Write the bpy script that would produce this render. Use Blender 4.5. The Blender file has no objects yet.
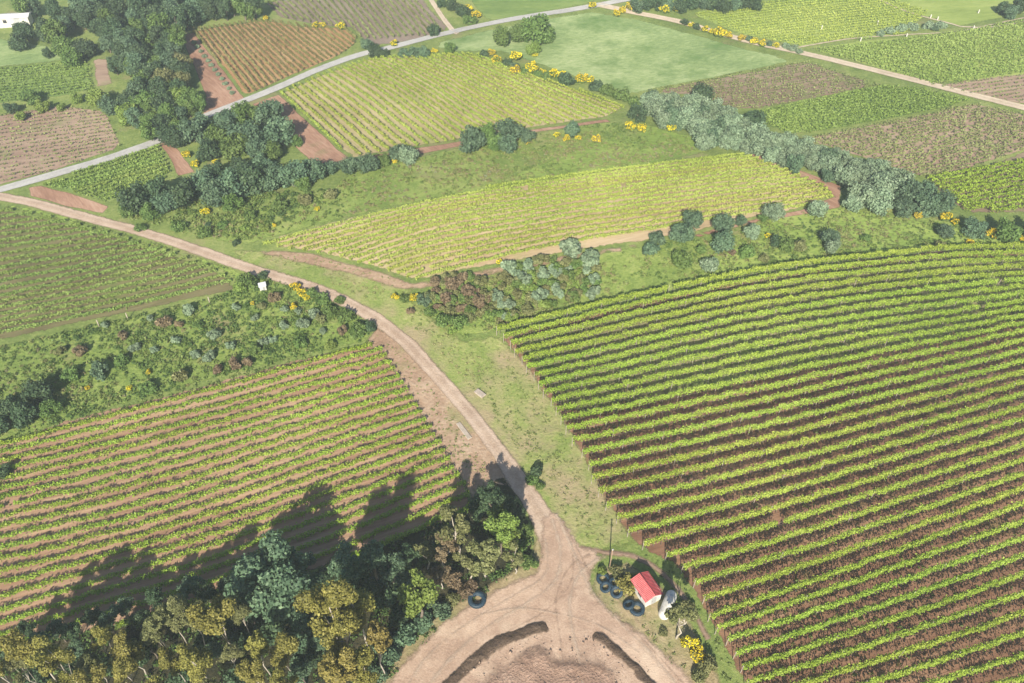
import bpy, math, random
import numpy as np
from mathutils import Vector
from mathutils.geometry import delaunay_2d_cdt

random.seed(7)
R = np.random.default_rng(11)
SC = bpy.context.scene
COL = SC.collection
W_, H_ = 1024, 683
LENS, PITCH, ALT = 28.0, math.radians(44.5), 90.0
F = LENS / 36.0 * W_
CP, SP = math.cos(PITCH), math.sin(PITCH)

# ------------------------------------------------------------------ terrain
def sstep(a, b, v):
    t = np.clip((v - a) / (b - a), 0, 1)
    return t * t * (3 - 2 * t)

def gz(x, y):
    x = np.asarray(x, float); y = np.asarray(y, float)
    w = sstep(62, 115, y)
    far = 1 - sstep(260, 420, np.hypot(x, y))
    h = 1.0 * np.sin(x * .031 + .6) * np.sin(y * .029 - .4) + .6 * np.sin(x * .017 - y * .041)
    h = h * w + 2.4 * np.exp(-((x - 8) ** 2 / 45 ** 2 + (y - 128) ** 2 / 26 ** 2))
    h = h + 1.6 * np.exp(-((x + 14) ** 2 / 30 ** 2 + (y - 188) ** 2 / 28 ** 2))
    h = h + 1.2 * np.exp(-((x - 52) ** 2 / 30 ** 2 + (y - 88) ** 2 / 24 ** 2))
    return h * far

def ray(px, py):
    a = (px - 512.0) / F; b = -(py - 341.5) / F
    return a, CP + b * SP, -SP + b * CP

def P(px, py, h=0.0):
    """the ground point (or the point h metres above the ground) measured at a pixel of the photograph"""
    dx, dy, dz = ray(px, py)
    t = (ALT - h) / -dz
    for _ in range(10):
        t = (ALT - h - float(gz(dx * t, dy * t))) / -dz
    return dx * t, dy * t, float(gz(dx * t, dy * t))

def mpp(px, py):
    x, y, z = P(px, py)
    return (y * CP + (ALT - z) * SP) / F

def wpoly(pts):
    return np.array([P(*p)[:2] for p in pts])

def inside(pts, poly):
    x, y = pts[:, 0], pts[:, 1]
    r = np.zeros(len(pts), bool)
    n = len(poly); j = n - 1
    for i in range(n):
        xi, yi = poly[i]; xj, yj = poly[j]
        c = ((yi > y) != (yj > y)) & (x < (xj - xi) * (y - yi) / (yj - yi + 1e-12) + xi)
        r ^= c; j = i
    return r

def dist_poly(pts, poly):
    d = np.full(len(pts), 1e9)
    for i in range(len(poly)):
        a = poly[i]; b = poly[(i + 1) % len(poly)]
        ab = b - a; L = (ab ** 2).sum() + 1e-9
        t = np.clip(((pts - a) @ ab) / L, 0, 1)
        d = np.minimum(d, np.hypot(*(pts - a - t[:, None] * ab).T))
    return d

_G = R.random((64, 64))
def vnoise(x, y, s):
    """smooth value noise 0..1, feature size s metres"""
    u = np.asarray(x) / s + 100; v = np.asarray(y) / s + 100
    i = np.floor(u).astype(int); j = np.floor(v).astype(int)
    a = u - i; b = v - j
    a = a * a * (3 - 2 * a); b = b * b * (3 - 2 * b)
    g = lambda p, q: _G[p % 64, q % 64]
    return (g(i, j) * (1 - a) + g(i + 1, j) * a) * (1 - b) + (g(i, j + 1) * (1 - a) + g(i + 1, j + 1) * a) * b

# ------------------------------------------------------------------ mesh helpers
def np_mesh(name, verts, faces_n, loops, attrs=None, smooth=False):
    """faces_n: vertices per face (array); loops: flat vertex indices"""
    me = bpy.data.meshes.new(name)
    me.vertices.add(len(verts)); me.vertices.foreach_set('co', np.asarray(verts, np.float32).ravel())
    me.loops.add(len(loops)); me.loops.foreach_set('vertex_index', np.asarray(loops, np.int32))
    me.polygons.add(len(faces_n))
    st = np.concatenate([[0], np.cumsum(faces_n)[:-1]]).astype(np.int32)
    me.polygons.foreach_set('loop_start', st)
    me.polygons.foreach_set('loop_total', np.asarray(faces_n, np.int32))
    if smooth:
        me.polygons.foreach_set('use_smooth', np.ones(len(faces_n), bool))
    for k, (dom, arr) in (attrs or {}).items():
        a = me.attributes.new(k, 'FLOAT', dom)
        a.data.foreach_set('value', np.asarray(arr, np.float32))
    me.update(calc_edges=True)
    return me

class MB:
    """collects pieces into one mesh"""
    def __init__(s): s.v = []; s.f = []
    def add(s, vs, fs):
        o = len(s.v); s.v += [tuple(map(float, q)) for q in vs]; s.f += [tuple(o + i for i in f) for f in fs]
    def box(s, c, d, rz=0.0):
        cx, cy, cz = c; a, b, h = d[0] / 2, d[1] / 2, d[2] / 2
        co, si = math.cos(rz), math.sin(rz); vs = []
        for z in (-h, h):
            for x, y in ((-a, -b), (a, -b), (a, b), (-a, b)):
                vs.append((cx + x * co - y * si, cy + x * si + y * co, cz + z))
        s.add(vs, [(3, 2, 1, 0), (4, 5, 6, 7), (0, 1, 5, 4), (1, 2, 6, 5), (2, 3, 7, 6), (3, 0, 4, 7)])
    def tube(s, pts, rad, n=6, caps=True):
        pts = [Vector(p) for p in pts]; vs = []; fs = []
        for i, p in enumerate(pts):
            t = (pts[min(i + 1, len(pts) - 1)] - pts[max(i - 1, 0)]).normalized()
            u = t.cross(Vector((0, 1, 0)) if abs(t.y) < .9 else Vector((1, 0, 0))).normalized(); w = t.cross(u)
            for k in range(n):
                a = 2 * math.pi * k / n
                vs.append(p + (u * math.cos(a) + w * math.sin(a)) * rad[i])
        for i in range(len(pts) - 1):
            for k in range(n):
                fs.append((i * n + k, i * n + (k + 1) % n, (i + 1) * n + (k + 1) % n, (i + 1) * n + k))
        if caps:
            fs.append(tuple(range(n))[::-1]); fs.append(tuple((len(pts) - 1) * n + k for k in range(n)))
        s.add(vs, fs)
    def lathe(s, prof, n=24, closed=False, axis='z', c=(0, 0, 0)):
        vs = []; fs = []; m = len(prof)
        for r, z in prof:
            for k in range(n):
                a = 2 * math.pi * k / n
                q = (r * math.cos(a), r * math.sin(a), z) if axis == 'z' else (z, r * math.cos(a), r * math.sin(a))
                vs.append((q[0] + c[0], q[1] + c[1], q[2] + c[2]))
        for i in range(m if closed else m - 1):
            for k in range(n):
                fs.append((i * n + k, i * n + (k + 1) % n, ((i + 1) % m) * n + (k + 1) % n, ((i + 1) % m) * n + k))
        s.add(vs, fs)
    def mesh(s, name, smooth=False):
        me = bpy.data.meshes.new(name); me.from_pydata(s.v, [], s.f)
        if smooth: me.polygons.foreach_set('use_smooth', np.ones(len(me.polygons), bool))
        me.update(); return me

def link(name, me, mat=None, parent=None):
    o = bpy.data.objects.new(name, me); COL.objects.link(o)
    if mat is not None and not me.materials: me.materials.append(mat)
    if parent is not None: o.parent = parent
    return o

def link_m(name, me, mat, parent):
    """shares mesh data between copies, the material sits on the object"""
    if not me.materials: me.materials.append(mat)
    o = bpy.data.objects.new(name, me); COL.objects.link(o); o.parent = parent
    o.material_slots[0].link = 'OBJECT'; o.material_slots[0].material = mat
    return o

def tag(o, label, cat, group=None, kind=None):
    o['label'] = label; o['category'] = cat
    if group: o['group'] = group
    if kind: o['kind'] = kind
    return o

def empty(name, loc, rz=0.0, sc=(1, 1, 1)):
    o = bpy.data.objects.new(name, None); COL.objects.link(o)
    o.location = loc; o.rotation_euler = (0, 0, rz); o.scale = sc; o.empty_display_size = .3
    return o

def quads(c, nrm, size, asp=1.0, rng=R):
    """leaf faces: centre, normal, size -> verts (N*4,3)"""
    n = len(c)
    nrm = nrm / (np.linalg.norm(nrm, axis=1, keepdims=True) + 1e-9)
    r = rng.normal(size=(n, 3)); u = np.cross(nrm, r); u /= np.linalg.norm(u, axis=1, keepdims=True) + 1e-9
    w = np.cross(nrm, u)
    s = np.broadcast_to(np.asarray(size, float), (n,))[:, None] * .5
    u = u * s * asp; w = w * s
    bend = nrm * s * .25
    return np.stack([c - u * .75 - w, c + u * .55 - w * .8 + bend, c + u + w * .9, c - u * .6 + w + bend], 1).reshape(-1, 3)

def quad_mesh(name, V, tint):
    n = len(V) // 4
    return np_mesh(name, V, np.full(n, 4), np.arange(n * 4), {'tint': ('FACE', tint)})

# ------------------------------------------------------------------ materials
def new_mat(name):
    m = bpy.data.materials.new(name); m.use_nodes = True
    nt = m.node_tree; nt.nodes.clear()
    out = nt.nodes.new('ShaderNodeOutputMaterial')
    return m, nt, out

def N(nt, t, **kw):
    n = nt.nodes.new(t)
    for k, v in kw.items():
        if isinstance(v, (int, float, tuple, str, bool)) and k in n.bl_rna.properties: setattr(n, k, v)
    return n

def ramp(nt, stops, fac):
    n = nt.nodes.new('ShaderNodeValToRGB'); cr = n.color_ramp
    while len(cr.elements) < len(stops): cr.elements.new(.5)
    for e, (p, c) in zip(cr.elements, stops):
        e.position = p; e.color = (*c, 1)
    nt.links.new(fac, n.inputs[0]); return n.outputs[0]

def noise(nt, vec, scale, detail=4, rough=.6):
    n = nt.nodes.new('ShaderNodeTexNoise'); n.inputs['Scale'].default_value = scale
    n.inputs['Detail'].default_value = detail; n.inputs['Roughness'].default_value = rough
    nt.links.new(vec, n.inputs['Vector']); return n.outputs[0]

def mix(nt, a, b, fac, mode='MIX'):
    n = nt.nodes.new('ShaderNodeMix'); n.data_type = 'RGBA'; n.blend_type = mode; n.clamp_factor = True
    for v, s in ((fac, n.inputs[0]), (a, n.inputs[6]), (b, n.inputs[7])):
        if isinstance(v, (int, float)): s.default_value = v
        elif isinstance(v, tuple): s.default_value = (*v, 1)
        else: nt.links.new(v, s)
    return n.outputs[2]

def math_(nt, op, a, b=None, c=None, clamp=False):
    n = nt.nodes.new('ShaderNodeMath'); n.operation = op; n.use_clamp = clamp
    for i, v in enumerate((a, b, c)):
        if v is None: continue
        if isinstance(v, (int, float)): n.inputs[i].default_value = v
        else: nt.links.new(v, n.inputs[i])
    return n.outputs[0]

def attr(nt, name):
    n = nt.nodes.new('ShaderNodeAttribute'); n.attribute_name = name; return n.outputs['Fac']

def ground_mat(name, cols, angle=0.0, stretch=1.0, big=.05, mid=.35, fine=2.2, patch=None, patch_amt=.5,
               edge=None, edge_soft=.25, rough=.95, bump=.25, across=None, speck=None):
    """cols: 4 stops dark..light; angle/stretch lays the grain along the rows; edge: metres of ragged border"""
    m, nt, out = new_mat(name)
    geo = N(nt, 'ShaderNodeNewGeometry')
    mp = N(nt, 'ShaderNodeMapping'); mp.vector_type = 'TEXTURE'
    mp.inputs['Rotation'].default_value = (0, 0, angle); mp.inputs['Scale'].default_value = (stretch, 1, 1)
    nt.links.new(geo.outputs['Position'], mp.inputs[0])
    pos = geo.outputs['Position']
    n1 = noise(nt, mp.outputs[0], mid, 6, .65)
    n2 = noise(nt, mp.outputs[0], fine, 5, .7)
    n3 = noise(nt, pos, big, 3, .5)
    f = math_(nt, 'ADD', math_(nt, 'MULTIPLY', n1, .5), math_(nt, 'MULTIPLY', n2, .5))
    f = math_(nt, 'ADD', math_(nt, 'MULTIPLY', f, .72), math_(nt, 'MULTIPLY', n3, .28))
    f = math_(nt, 'MULTIPLY_ADD', f, 2.6, -.8, clamp=True)
    col = ramp(nt, list(zip((.12, .42, .62, .9), cols)), f)
    if patch:
        pn = noise(nt, pos, .09, 5, .65)
        pf = math_(nt, 'MULTIPLY_ADD', pn, 6.0, -3.0 - .3 + patch_amt, clamp=True)
        col = mix(nt, col, patch, math_(nt, 'MULTIPLY', pf, .85))
    if speck:
        sn = noise(nt, pos, 5.5, 3, .8)
        col = mix(nt, col, speck, math_(nt, 'MULTIPLY_ADD', sn, 7.0, -4.3, clamp=True))
    if across:
        a = math_(nt, 'ABSOLUTE', attr(nt, 'across'))
        # two wheel tracks at 0.45 of the half width, a crown between them, dusty shoulders
        w = math_(nt, 'SUBTRACT', 1.0, math_(nt, 'MULTIPLY', math_(nt, 'ABSOLUTE', math_(nt, 'SUBTRACT', a, .45)), 3.4), clamp=True)
        w = math_(nt, 'MULTIPLY', w, math_(nt, 'MULTIPLY_ADD', n1, 1.6, -.2, clamp=True))
        col = mix(nt, col, across[0], math_(nt, 'MULTIPLY', w, .6))
        e = math_(nt, 'MULTIPLY_ADD', a, 4.0, -2.9, clamp=True)
        col = mix(nt, col, across[1], math_(nt, 'MULTIPLY', e, .8))
    b = N(nt, 'ShaderNodeBsdfPrincipled')
    nt.links.new(col, b.inputs['Base Color']); b.inputs['Roughness'].default_value = rough
    b.inputs['Specular IOR Level'].default_value = .15
    if bump:
        bp = N(nt, 'ShaderNodeBump'); bp.inputs['Strength'].default_value = bump; bp.inputs['Distance'].default_value = .35
        nt.links.new(f, bp.inputs['Height']); nt.links.new(bp.outputs[0], b.inputs['Normal'])
    sh = b.outputs[0]
    if edge:
        en = noise(nt, pos, .8, 5, .7)
        d = math_(nt, 'SUBTRACT', attr(nt, 'edge'), math_(nt, 'MULTIPLY_ADD', en, edge * 2.2, -edge * .55))
        al = math_(nt, 'DIVIDE', d, edge_soft, clamp=True)
        tr = N(nt, 'ShaderNodeBsdfTransparent'); mx = N(nt, 'ShaderNodeMixShader')
        nt.links.new(al, mx.inputs[0]); nt.links.new(tr.outputs[0], mx.inputs[1]); nt.links.new(sh, mx.inputs[2])
        sh = mx.outputs[0]
    nt.links.new(sh, out.inputs[0])
    return m

def leaf_mat(name, stops, transl=.25, var=.25, rough=.6):
    m, nt, out = new_mat(name)
    oi = N(nt, 'ShaderNodeObjectInfo')
    col = ramp(nt, stops, attr(nt, 'tint'))
    hs = N(nt, 'ShaderNodeHueSaturation')
    nt.links.new(col, hs.inputs['Color'])
    nt.links.new(math_(nt, 'MULTIPLY_ADD', oi.outputs['Random'], var, 1 - var / 2), hs.inputs['Value'])
    nt.links.new(math_(nt, 'MULTIPLY_ADD', oi.outputs['Random'], .02, .49), hs.inputs['Hue'])
    b = N(nt, 'ShaderNodeBsdfPrincipled'); b.inputs['Roughness'].default_value = rough
    b.inputs['Specular IOR Level'].default_value = .25
    t = N(nt, 'ShaderNodeBsdfTranslucent'); mx = N(nt, 'ShaderNodeMixShader'); mx.inputs[0].default_value = transl
    nt.links.new(hs.outputs[0], b.inputs['Base Color']); nt.links.new(hs.outputs[0], t.inputs[0])
    nt.links.new(b.outputs[0], mx.inputs[1]); nt.links.new(t.outputs[0], mx.inputs[2])
    nt.links.new(mx.outputs[0], out.inputs[0])
    return m

def simple_mat(name, c1, c2, scale=3.0, rough=.6, metal=0.0, bump=0.0, spec=.4):
    m, nt, out = new_mat(name)
    tc = N(nt, 'ShaderNodeTexCoord')
    n = noise(nt, tc.outputs['Object'], scale, 5, .65)
    col = ramp(nt, [(.35, c1), (.68, c2)], n)
    b = N(nt, 'ShaderNodeBsdfPrincipled'); nt.links.new(col, b.inputs['Base Color'])
    b.inputs['Roughness'].default_value = rough; b.inputs['Metallic'].default_value = metal
    b.inputs['Specular IOR Level'].default_value = spec
    if bump:
        bp = N(nt, 'ShaderNodeBump'); bp.inputs['Strength'].default_value = bump; bp.inputs['Distance'].default_value = .05
        nt.links.new(n, bp.inputs['Height']); nt.links.new(bp.outputs[0], b.inputs['Normal'])
    nt.links.new(b.outputs[0], out.inputs[0]); return m

def lv(*c):
    return [(i / (len(c) - 1) if len(c) > 1 else 0, q) for i, q in enumerate(c)]

LM = {
 'dark':   leaf_mat('dark_leaves',   lv((.028, .052, .026), (.056, .096, .044), (.105, .155, .070))),
 'blue':   leaf_mat('bluish_leaves', lv((.048, .086, .050), (.092, .152, .084), (.165, .235, .130))),
 'mid':    leaf_mat('green_leaves',  lv((.054, .098, .022), (.105, .170, .042), (.175, .245, .075))),
 'light':  leaf_mat('light_leaves',  lv((.095, .145, .028), (.165, .232, .048), (.245, .310, .085))),
 'silver': leaf_mat('silver_leaves', lv((.110, .165, .098), (.188, .258, .156), (.300, .375, .250))),
 'gold':   leaf_mat('gum_leaves',    lv((.105, .105, .024), (.205, .195, .044), (.350, .325, .090))),
 'olive':  leaf_mat('olive_leaves',  lv((.090, .100, .036), (.160, .172, .066), (.250, .250, .115))),
 'amber':  leaf_mat('amber_leaves',  lv((.110, .090, .024), (.195, .158, .042), (.310, .250, .080))),
 'rust':   leaf_mat('rusty_leaves',  lv((.110, .084, .048), (.175, .132, .078), (.240, .190, .115))),
 'yellow': leaf_mat('broom_flowers', lv((.46, .36, .010), (.72, .57, .020), (.86, .72, .07)), transl=.3),
}
BARK = simple_mat('grey_bark', (.09, .07, .055), (.17, .14, .11), 6, .9)
PALE = simple_mat('pale_bark', (.24, .21, .17), (.42, .385, .33), 5, .8)

# ------------------------------------------------------------------ plants (models in units of the crown radius)
def lobes_cloud(lobes, n, leaf, rng, fill=.35, squash=1.0):
    """leaf faces spread through and over a set of lobes"""
    c = np.array([l[0] for l in lobes]); r = np.array([l[1] for l in lobes])
    pr = r ** 2 / (r ** 2).sum()
    k = rng.choice(len(lobes), n, p=pr)
    d = rng.normal(size=(n, 3)); d /= np.linalg.norm(d, axis=1, keepdims=True)
    rad = np.where(rng.random(n) < fill, rng.random(n) ** .5 * .9, .82 + .3 * rng.random(n))
    pos = c[k] + d * (r[k] * rad)[:, None] * np.array([1, 1, squash])
    dd = np.linalg.norm(pos[:, None, :] - c[None], axis=2) / r[None]
    dd[np.arange(n), k] = 9
    keep = dd.min(1) > .62
    pos, d, k = pos[keep], d[keep], k[keep]
    nrm = d * .75 + rng.normal(size=d.shape) * .55 + np.array([0, 0, .25])
    lt = rng.random(len(lobes))
    tint = np.clip(.22 + .36 * lt[k] + rng.normal(size=len(k)) * .18, 0, 1)
    V = quads(pos, nrm, leaf * (.65 + .7 * rng.random(len(pos))), 1.0, rng)
    return V, tint

def ico_core(lobes, s, rng):
    vs = []; fs = []
    t = (1 + 5 ** .5) / 2
    b = np.array([(-1, t, 0), (1, t, 0), (-1, -t, 0), (1, -t, 0), (0, -1, t), (0, 1, t), (0, -1, -t), (0, 1, -t), (t, 0, -1), (t, 0, 1), (-t, 0, -1), (-t, 0, 1)])
    b = b / np.linalg.norm(b[0])
    f = np.array([(0, 11, 5), (0, 5, 1), (0, 1, 7), (0, 7, 10), (0, 10, 11), (1, 5, 9), (5, 11, 4), (11, 10, 2), (10, 7, 6), (7, 1, 8), (3, 9, 4), (3, 4, 2), (3, 2, 6), (3, 6, 8), (3, 8, 9), (4, 9, 5), (2, 4, 11), (6, 2, 10), (8, 6, 7), (9, 8, 1)])
    for i, (c, r) in enumerate(lobes):
        vs.append(np.array(c) + b * r * s * (.8 + .4 * rng.random((12, 1)))); fs.append(f + 12 * i)
    return np.concatenate(vs), np.concatenate(fs)

def crown_mesh(name, lobes, n, leaf, rng, core=.62, fill=.35):
    V, t = lobes_cloud(lobes, n, leaf, rng, fill)
    if core:
        cv, cf = ico_core(lobes, core, rng)
        nq = len(V) // 4
        verts = np.concatenate([V, cv])
        loops = np.concatenate([np.arange(nq * 4), (cf + nq * 4).ravel()])
        return np_mesh(name, verts, np.concatenate([np.full(nq, 4), np.full(len(cf), 3)]), loops,
                       {'tint': ('FACE', np.concatenate([t, np.full(len(cf), .25)]))})
    return quad_mesh(name, V, t)

def sphere_lobes(rng, n, rx, rz, r0, r1, zmin=-9):
    out = []
    for _ in range(n * 40):
        d = rng.normal(size=3); d /= np.linalg.norm(d)
        q = d * np.array([rx, rx, rz]) * (.46 + .5 * rng.random())
        if q[2] < zmin: continue
        r = r0 + (r1 - r0) * rng.random()
        if all(np.linalg.norm(q - o[0]) > .55 * min(r, o[1]) + .12 for o in out): out.append((q, r))
        if len(out) == n: break
    return out

def limb_mesh(name, hc, lobes, r0, rng, forks=6, lean=.15):
    mb = MB(); b = np.array([0, 0, -.15]); top = np.array([rng.normal() * lean * .3, rng.normal() * lean * .3, hc])
    k = 5; pts = []
    for i in range(k + 1):
        q = b + (top - b) * i / k + np.array([rng.normal(), rng.normal(), 0]) * lean * .22 * (0 < i < k)
        pts.append(q)
    rad = [r0 * (1.25 if i == 0 else 1 - .6 * i / k) for i in range(k + 1)]
    mb.tube(pts, rad, 7)
    order = list(range(len(lobes))); rng.shuffle(order)
    for j in order[:forks]:
        c = np.array(lobes[j][0]) + np.array([0, 0, hc]); s = pts[2 + int(rng.integers(0, 3))]
        mid = s * .5 + c * .5 + np.array([0, 0, .12])
        mb.tube([s, mid, c], [r0 * .5, r0 * .34, r0 * .12], 5)
    return mb.mesh(name, True)

PROTO = {}
def proto(kind, var):
    key = (kind, var)
    if key in PROTO: return PROTO[key]
    rng = np.random.default_rng(hash((len(kind) * 131 + ord(kind[0]) * 7 + ord(kind[-1])) * 1000 + var) % (2 ** 31))
    if kind == 'round':
        hc = .92; L = sphere_lobes(rng, 15, .95, .8, .34, .52)
        parts = [('crown', crown_mesh('crown_round', [(q[0] + [0, 0, hc], q[1]) for q in L], 2600, .13, rng), 'leaf'),
                 ('trunk', limb_mesh('trunk_round', hc, L, .09, rng), 'bark')]
    elif kind == 'tall':
        hc = 1.45; L = sphere_lobes(rng, 16, .9, 1.0, .32, .5)
        parts = [('crown', crown_mesh('crown_tall', [(q[0] + [0, 0, hc], q[1]) for q in L], 2600, .13, rng), 'leaf'),
                 ('trunk', limb_mesh('trunk_tall', hc, L, .09, rng), 'bark')]
    elif kind == 'high':
        hc = 2.9; L = sphere_lobes(rng, 12, .85, .75, .3, .46)
        sub = []
        for c, r in L:
            sub.append((c, r * .8))
            for _ in range(3):
                d = rng.normal(size=3); d /= np.linalg.norm(d); sub.append((c + d * r * .7, r * (.4 + .3 * rng.random())))
        parts = [('crown', crown_mesh('crown_high', [(q[0] + [0, 0, hc], q[1]) for q in sub], 3600, .095, rng, .6), 'leaf'),
                 ('trunk', limb_mesh('trunk_high', hc, L, .085, rng, 7, .35), 'bark')]
    elif kind == 'big':
        hc = 1.35; L = sphere_lobes(rng, 34, 1.0, .8, .2, .36)
        parts = [('crown', crown_mesh('crown_big', [(q[0] + [0, 0, hc], q[1]) for q in L], 9000, .07, rng, .7), 'leaf'),
                 ('trunk', limb_mesh('trunk_big', hc, L, .08, rng, 9), 'bark')]
    elif kind == 'gum':
        hc = 5.2; L = []
        for i in range(5 + var % 3):
            a = rng.random() * 6.28; q = np.array([math.cos(a), math.sin(a), 0]) * (.2 + .55 * rng.random())
            q[2] = rng.normal() * .3 - i * .32 + .5
            L.append((q, (.38 + .26 * rng.random())))
        sub = []
        for c, r in L:
            for _ in range(6):
                d = rng.normal(size=3); d /= np.linalg.norm(d)
                sub.append((c + d * r * .6, r * (.42 + .25 * rng.random())))
        parts = [('crown', crown_mesh('crown_gum', [(q[0] + [0, 0, hc], q[1]) for q in sub], 6000, .085, rng, .66), 'leaf'),
                 ('trunk', limb_mesh('trunk_gum', hc, L, .05, rng, 5, .5), 'pale')]
    elif kind == 'open':
        hc = 2.4; L = []
        for i in range(8):
            a = rng.random() * 6.28; q = np.array([math.cos(a), math.sin(a), 0]) * (.25 + .55 * rng.random()); q[2] = rng.normal() * .4
            L.append((q, .22 + .2 * rng.random()))
        sub = []
        for c, r in L:
            for _ in range(5):
                d = rng.normal(size=3); d /= np.linalg.norm(d)
                sub.append((c + d * r * .75, r * (.4 + .3 * rng.random())))
        parts = [('crown', crown_mesh('crown_open', [(q[0] + [0, 0, hc], q[1]) for q in sub], 3600, .095, rng, .5, .45), 'leaf'),
                 ('trunk', limb_mesh('trunk_open', hc, L, .065, rng, 8, .4), 'pale')]
    elif kind == 'shrub':
        hc = .5; L = sphere_lobes(rng, 11, .8, .55, .3, .48, -.25)
        parts = [('foliage', crown_mesh('foliage_shrub', [(q[0] + [0, 0, hc], q[1]) for q in L], 1300, .17, rng, .6), 'leaf')]
    elif kind == 'spiky':
        hc = .55; L = sphere_lobes(rng, 9, .8, .5, .26, .42, -.25)
        V, t = lobes_cloud([(q[0] + [0, 0, hc], q[1]) for q in L], 1100, .2, rng, .5)
        parts = [('foliage', quad_mesh('foliage_spiky', V, t), 'leaf')]
    elif kind == 'broom':
        hc = .55; L = sphere_lobes(rng, 9, .8, .6, .28, .45, -.25)
        LL = [(q[0] + [0, 0, hc], q[1]) for q in L]
        V, t = lobes_cloud(LL, 850, .15, rng, .5)
        F2, t2 = lobes_cloud([(q[0] + [0, 0, .08], q[1] * 1.0) for q in LL], 620, .15, rng, .1)
        cz = F2.reshape(-1, 4, 3).mean(1)[:, 2]
        kp = cz > .42
        F2 = F2.reshape(-1, 4, 3)[kp].reshape(-1, 3); t2 = t2[kp]
        parts = [('foliage', quad_mesh('foliage_broom', V, t), 'leaf'), ('flowers', quad_mesh('flowers_broom', F2, t2), 'flower')]
    hcs = {'round': .92, 'tall': 1.45, 'big': 1.35, 'gum': 5.0, 'open': 2.4, 'high': 2.9, 'shrub': .5, 'spiky': .55, 'broom': .6}
    PROTO[key] = (parts, hcs[kind]); return PROTO[key]

NV = {'round': 9, 'tall': 8, 'big': 1, 'gum': 7, 'open': 4, 'high': 5, 'shrub': 6, 'spiky': 4, 'broom': 4}
OBJN = {'round': 'round_tree', 'tall': 'woodland_tree', 'big': 'oak_tree', 'high': 'leafy_tree', 'gum': 'gum_tree', 'open': 'open_tree',
        'shrub': 'shrub', 'spiky': 'shrub', 'broom': 'broom_bush'}
TONE = {'dark': 'dark green', 'blue': 'blue-green', 'mid': 'mid-green', 'light': 'light green', 'silver': 'silvery',
        'gold': 'yellow-olive', 'olive': 'olive-grey', 'amber': 'orange-brown', 'rust': 'rusty brown'}
ORD = ('first second third fourth fifth sixth seventh eighth ninth tenth eleventh twelfth thirteenth fourteenth fifteenth sixteenth '
       'seventeenth eighteenth nineteenth twentieth').split()
for t_ in ('twent', 'thirt', 'fort', 'fift', 'sixt'):
    if t_ != 'twent': ORD.append(t_ + 'ieth')
    ORD += [t_ + 'y-' + q for q in ORD[:9]]
PLANTS = []      # (object, noun, place, px, tone, radius)
vcount = {}

def plant(kind, px, py, rp, tone, place, noun=None, group=None, fl=None):
    r = rp * mpp(px, py) * (.94 if kind in ('round', 'tall', 'high') else 1.0) * (.85 if place == 'amid the bottom left gums' else 1.0)
    v = vcount.get(kind, 0); vcount[kind] = v + 1
    parts, hc = proto(kind, v % NV[kind])
    sz = r * (.9 + .22 * random.random())
    h = hc * sz
    x, y, z = P(px, py, h)
    e = empty(OBJN[kind], (x, y, z - .03), random.random() * 6.283, (r, r * (.92 + .16 * random.random()), sz))
    for pn, me, role in parts:
        mat = {'leaf': LM[tone], 'bark': BARK, 'pale': PALE, 'flower': LM['yellow']}[role]
        link_m(pn, me, mat, e)
    PLANTS.append((e, kind, noun or {'broom': 'yellow-flowered broom', 'shrub': 'bush', 'spiky': 'bush', 'gum': 'tall gum tree'}.get(kind, 'tree'),
                   place, px, py, tone, r, group))
    return e

def label_plants():
    by = {}
    for e, kind, noun, place, px, py, tone, r, group in PLANTS:
        size = '' if kind in ('gum', 'big') else ('small' if r < 1.15 else 'medium' if r < 2.0 else 'large')
        t = '' if kind == 'broom' else TONE[tone] + ' '
        base = f"{size} {t}{noun}|{place}".strip()
        by.setdefault(base, []).append((px, py, e, kind, group))
    for base, ls in by.items():
        d, place = base.split('|')
        ls.sort(key=lambda q: (q[0], q[1]))
        for i, (px, py, e, kind, group) in enumerate(ls):
            lab = f"{d} {place}" if len(ls) == 1 else f"{ORD[i]} from left of {d}{'es' if d.endswith('bush') else 's'} {place}"
            if len(ls) > 1 and d.endswith('broom'): lab = f"{ORD[i]} from left of {d} bushes {place}"
            cat = 'tree' if kind in ('round', 'tall', 'big', 'gum', 'open', 'high') else 'bush'
            tag(e, lab, cat, group or f"{'trees' if cat == 'tree' else 'bushes'} {place}")

# ------------------------------------------------------------------ ground sheets
def densify(poly, step=1.6, jit=.25):
    out = []
    for i in range(len(poly)):
        a = poly[i]; b = poly[(i + 1) % len(poly)]
        n = max(1, int(np.hypot(*(b - a)) / step))
        for k in range(n):
            out.append(a + (b - a) * k / n)
    out = np.array(out)
    return out + (np.stack([vnoise(out[:, 0], out[:, 1], 4), vnoise(out[:, 1] + 50, out[:, 0], 4)], 1) - .5) * 2 * jit

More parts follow.
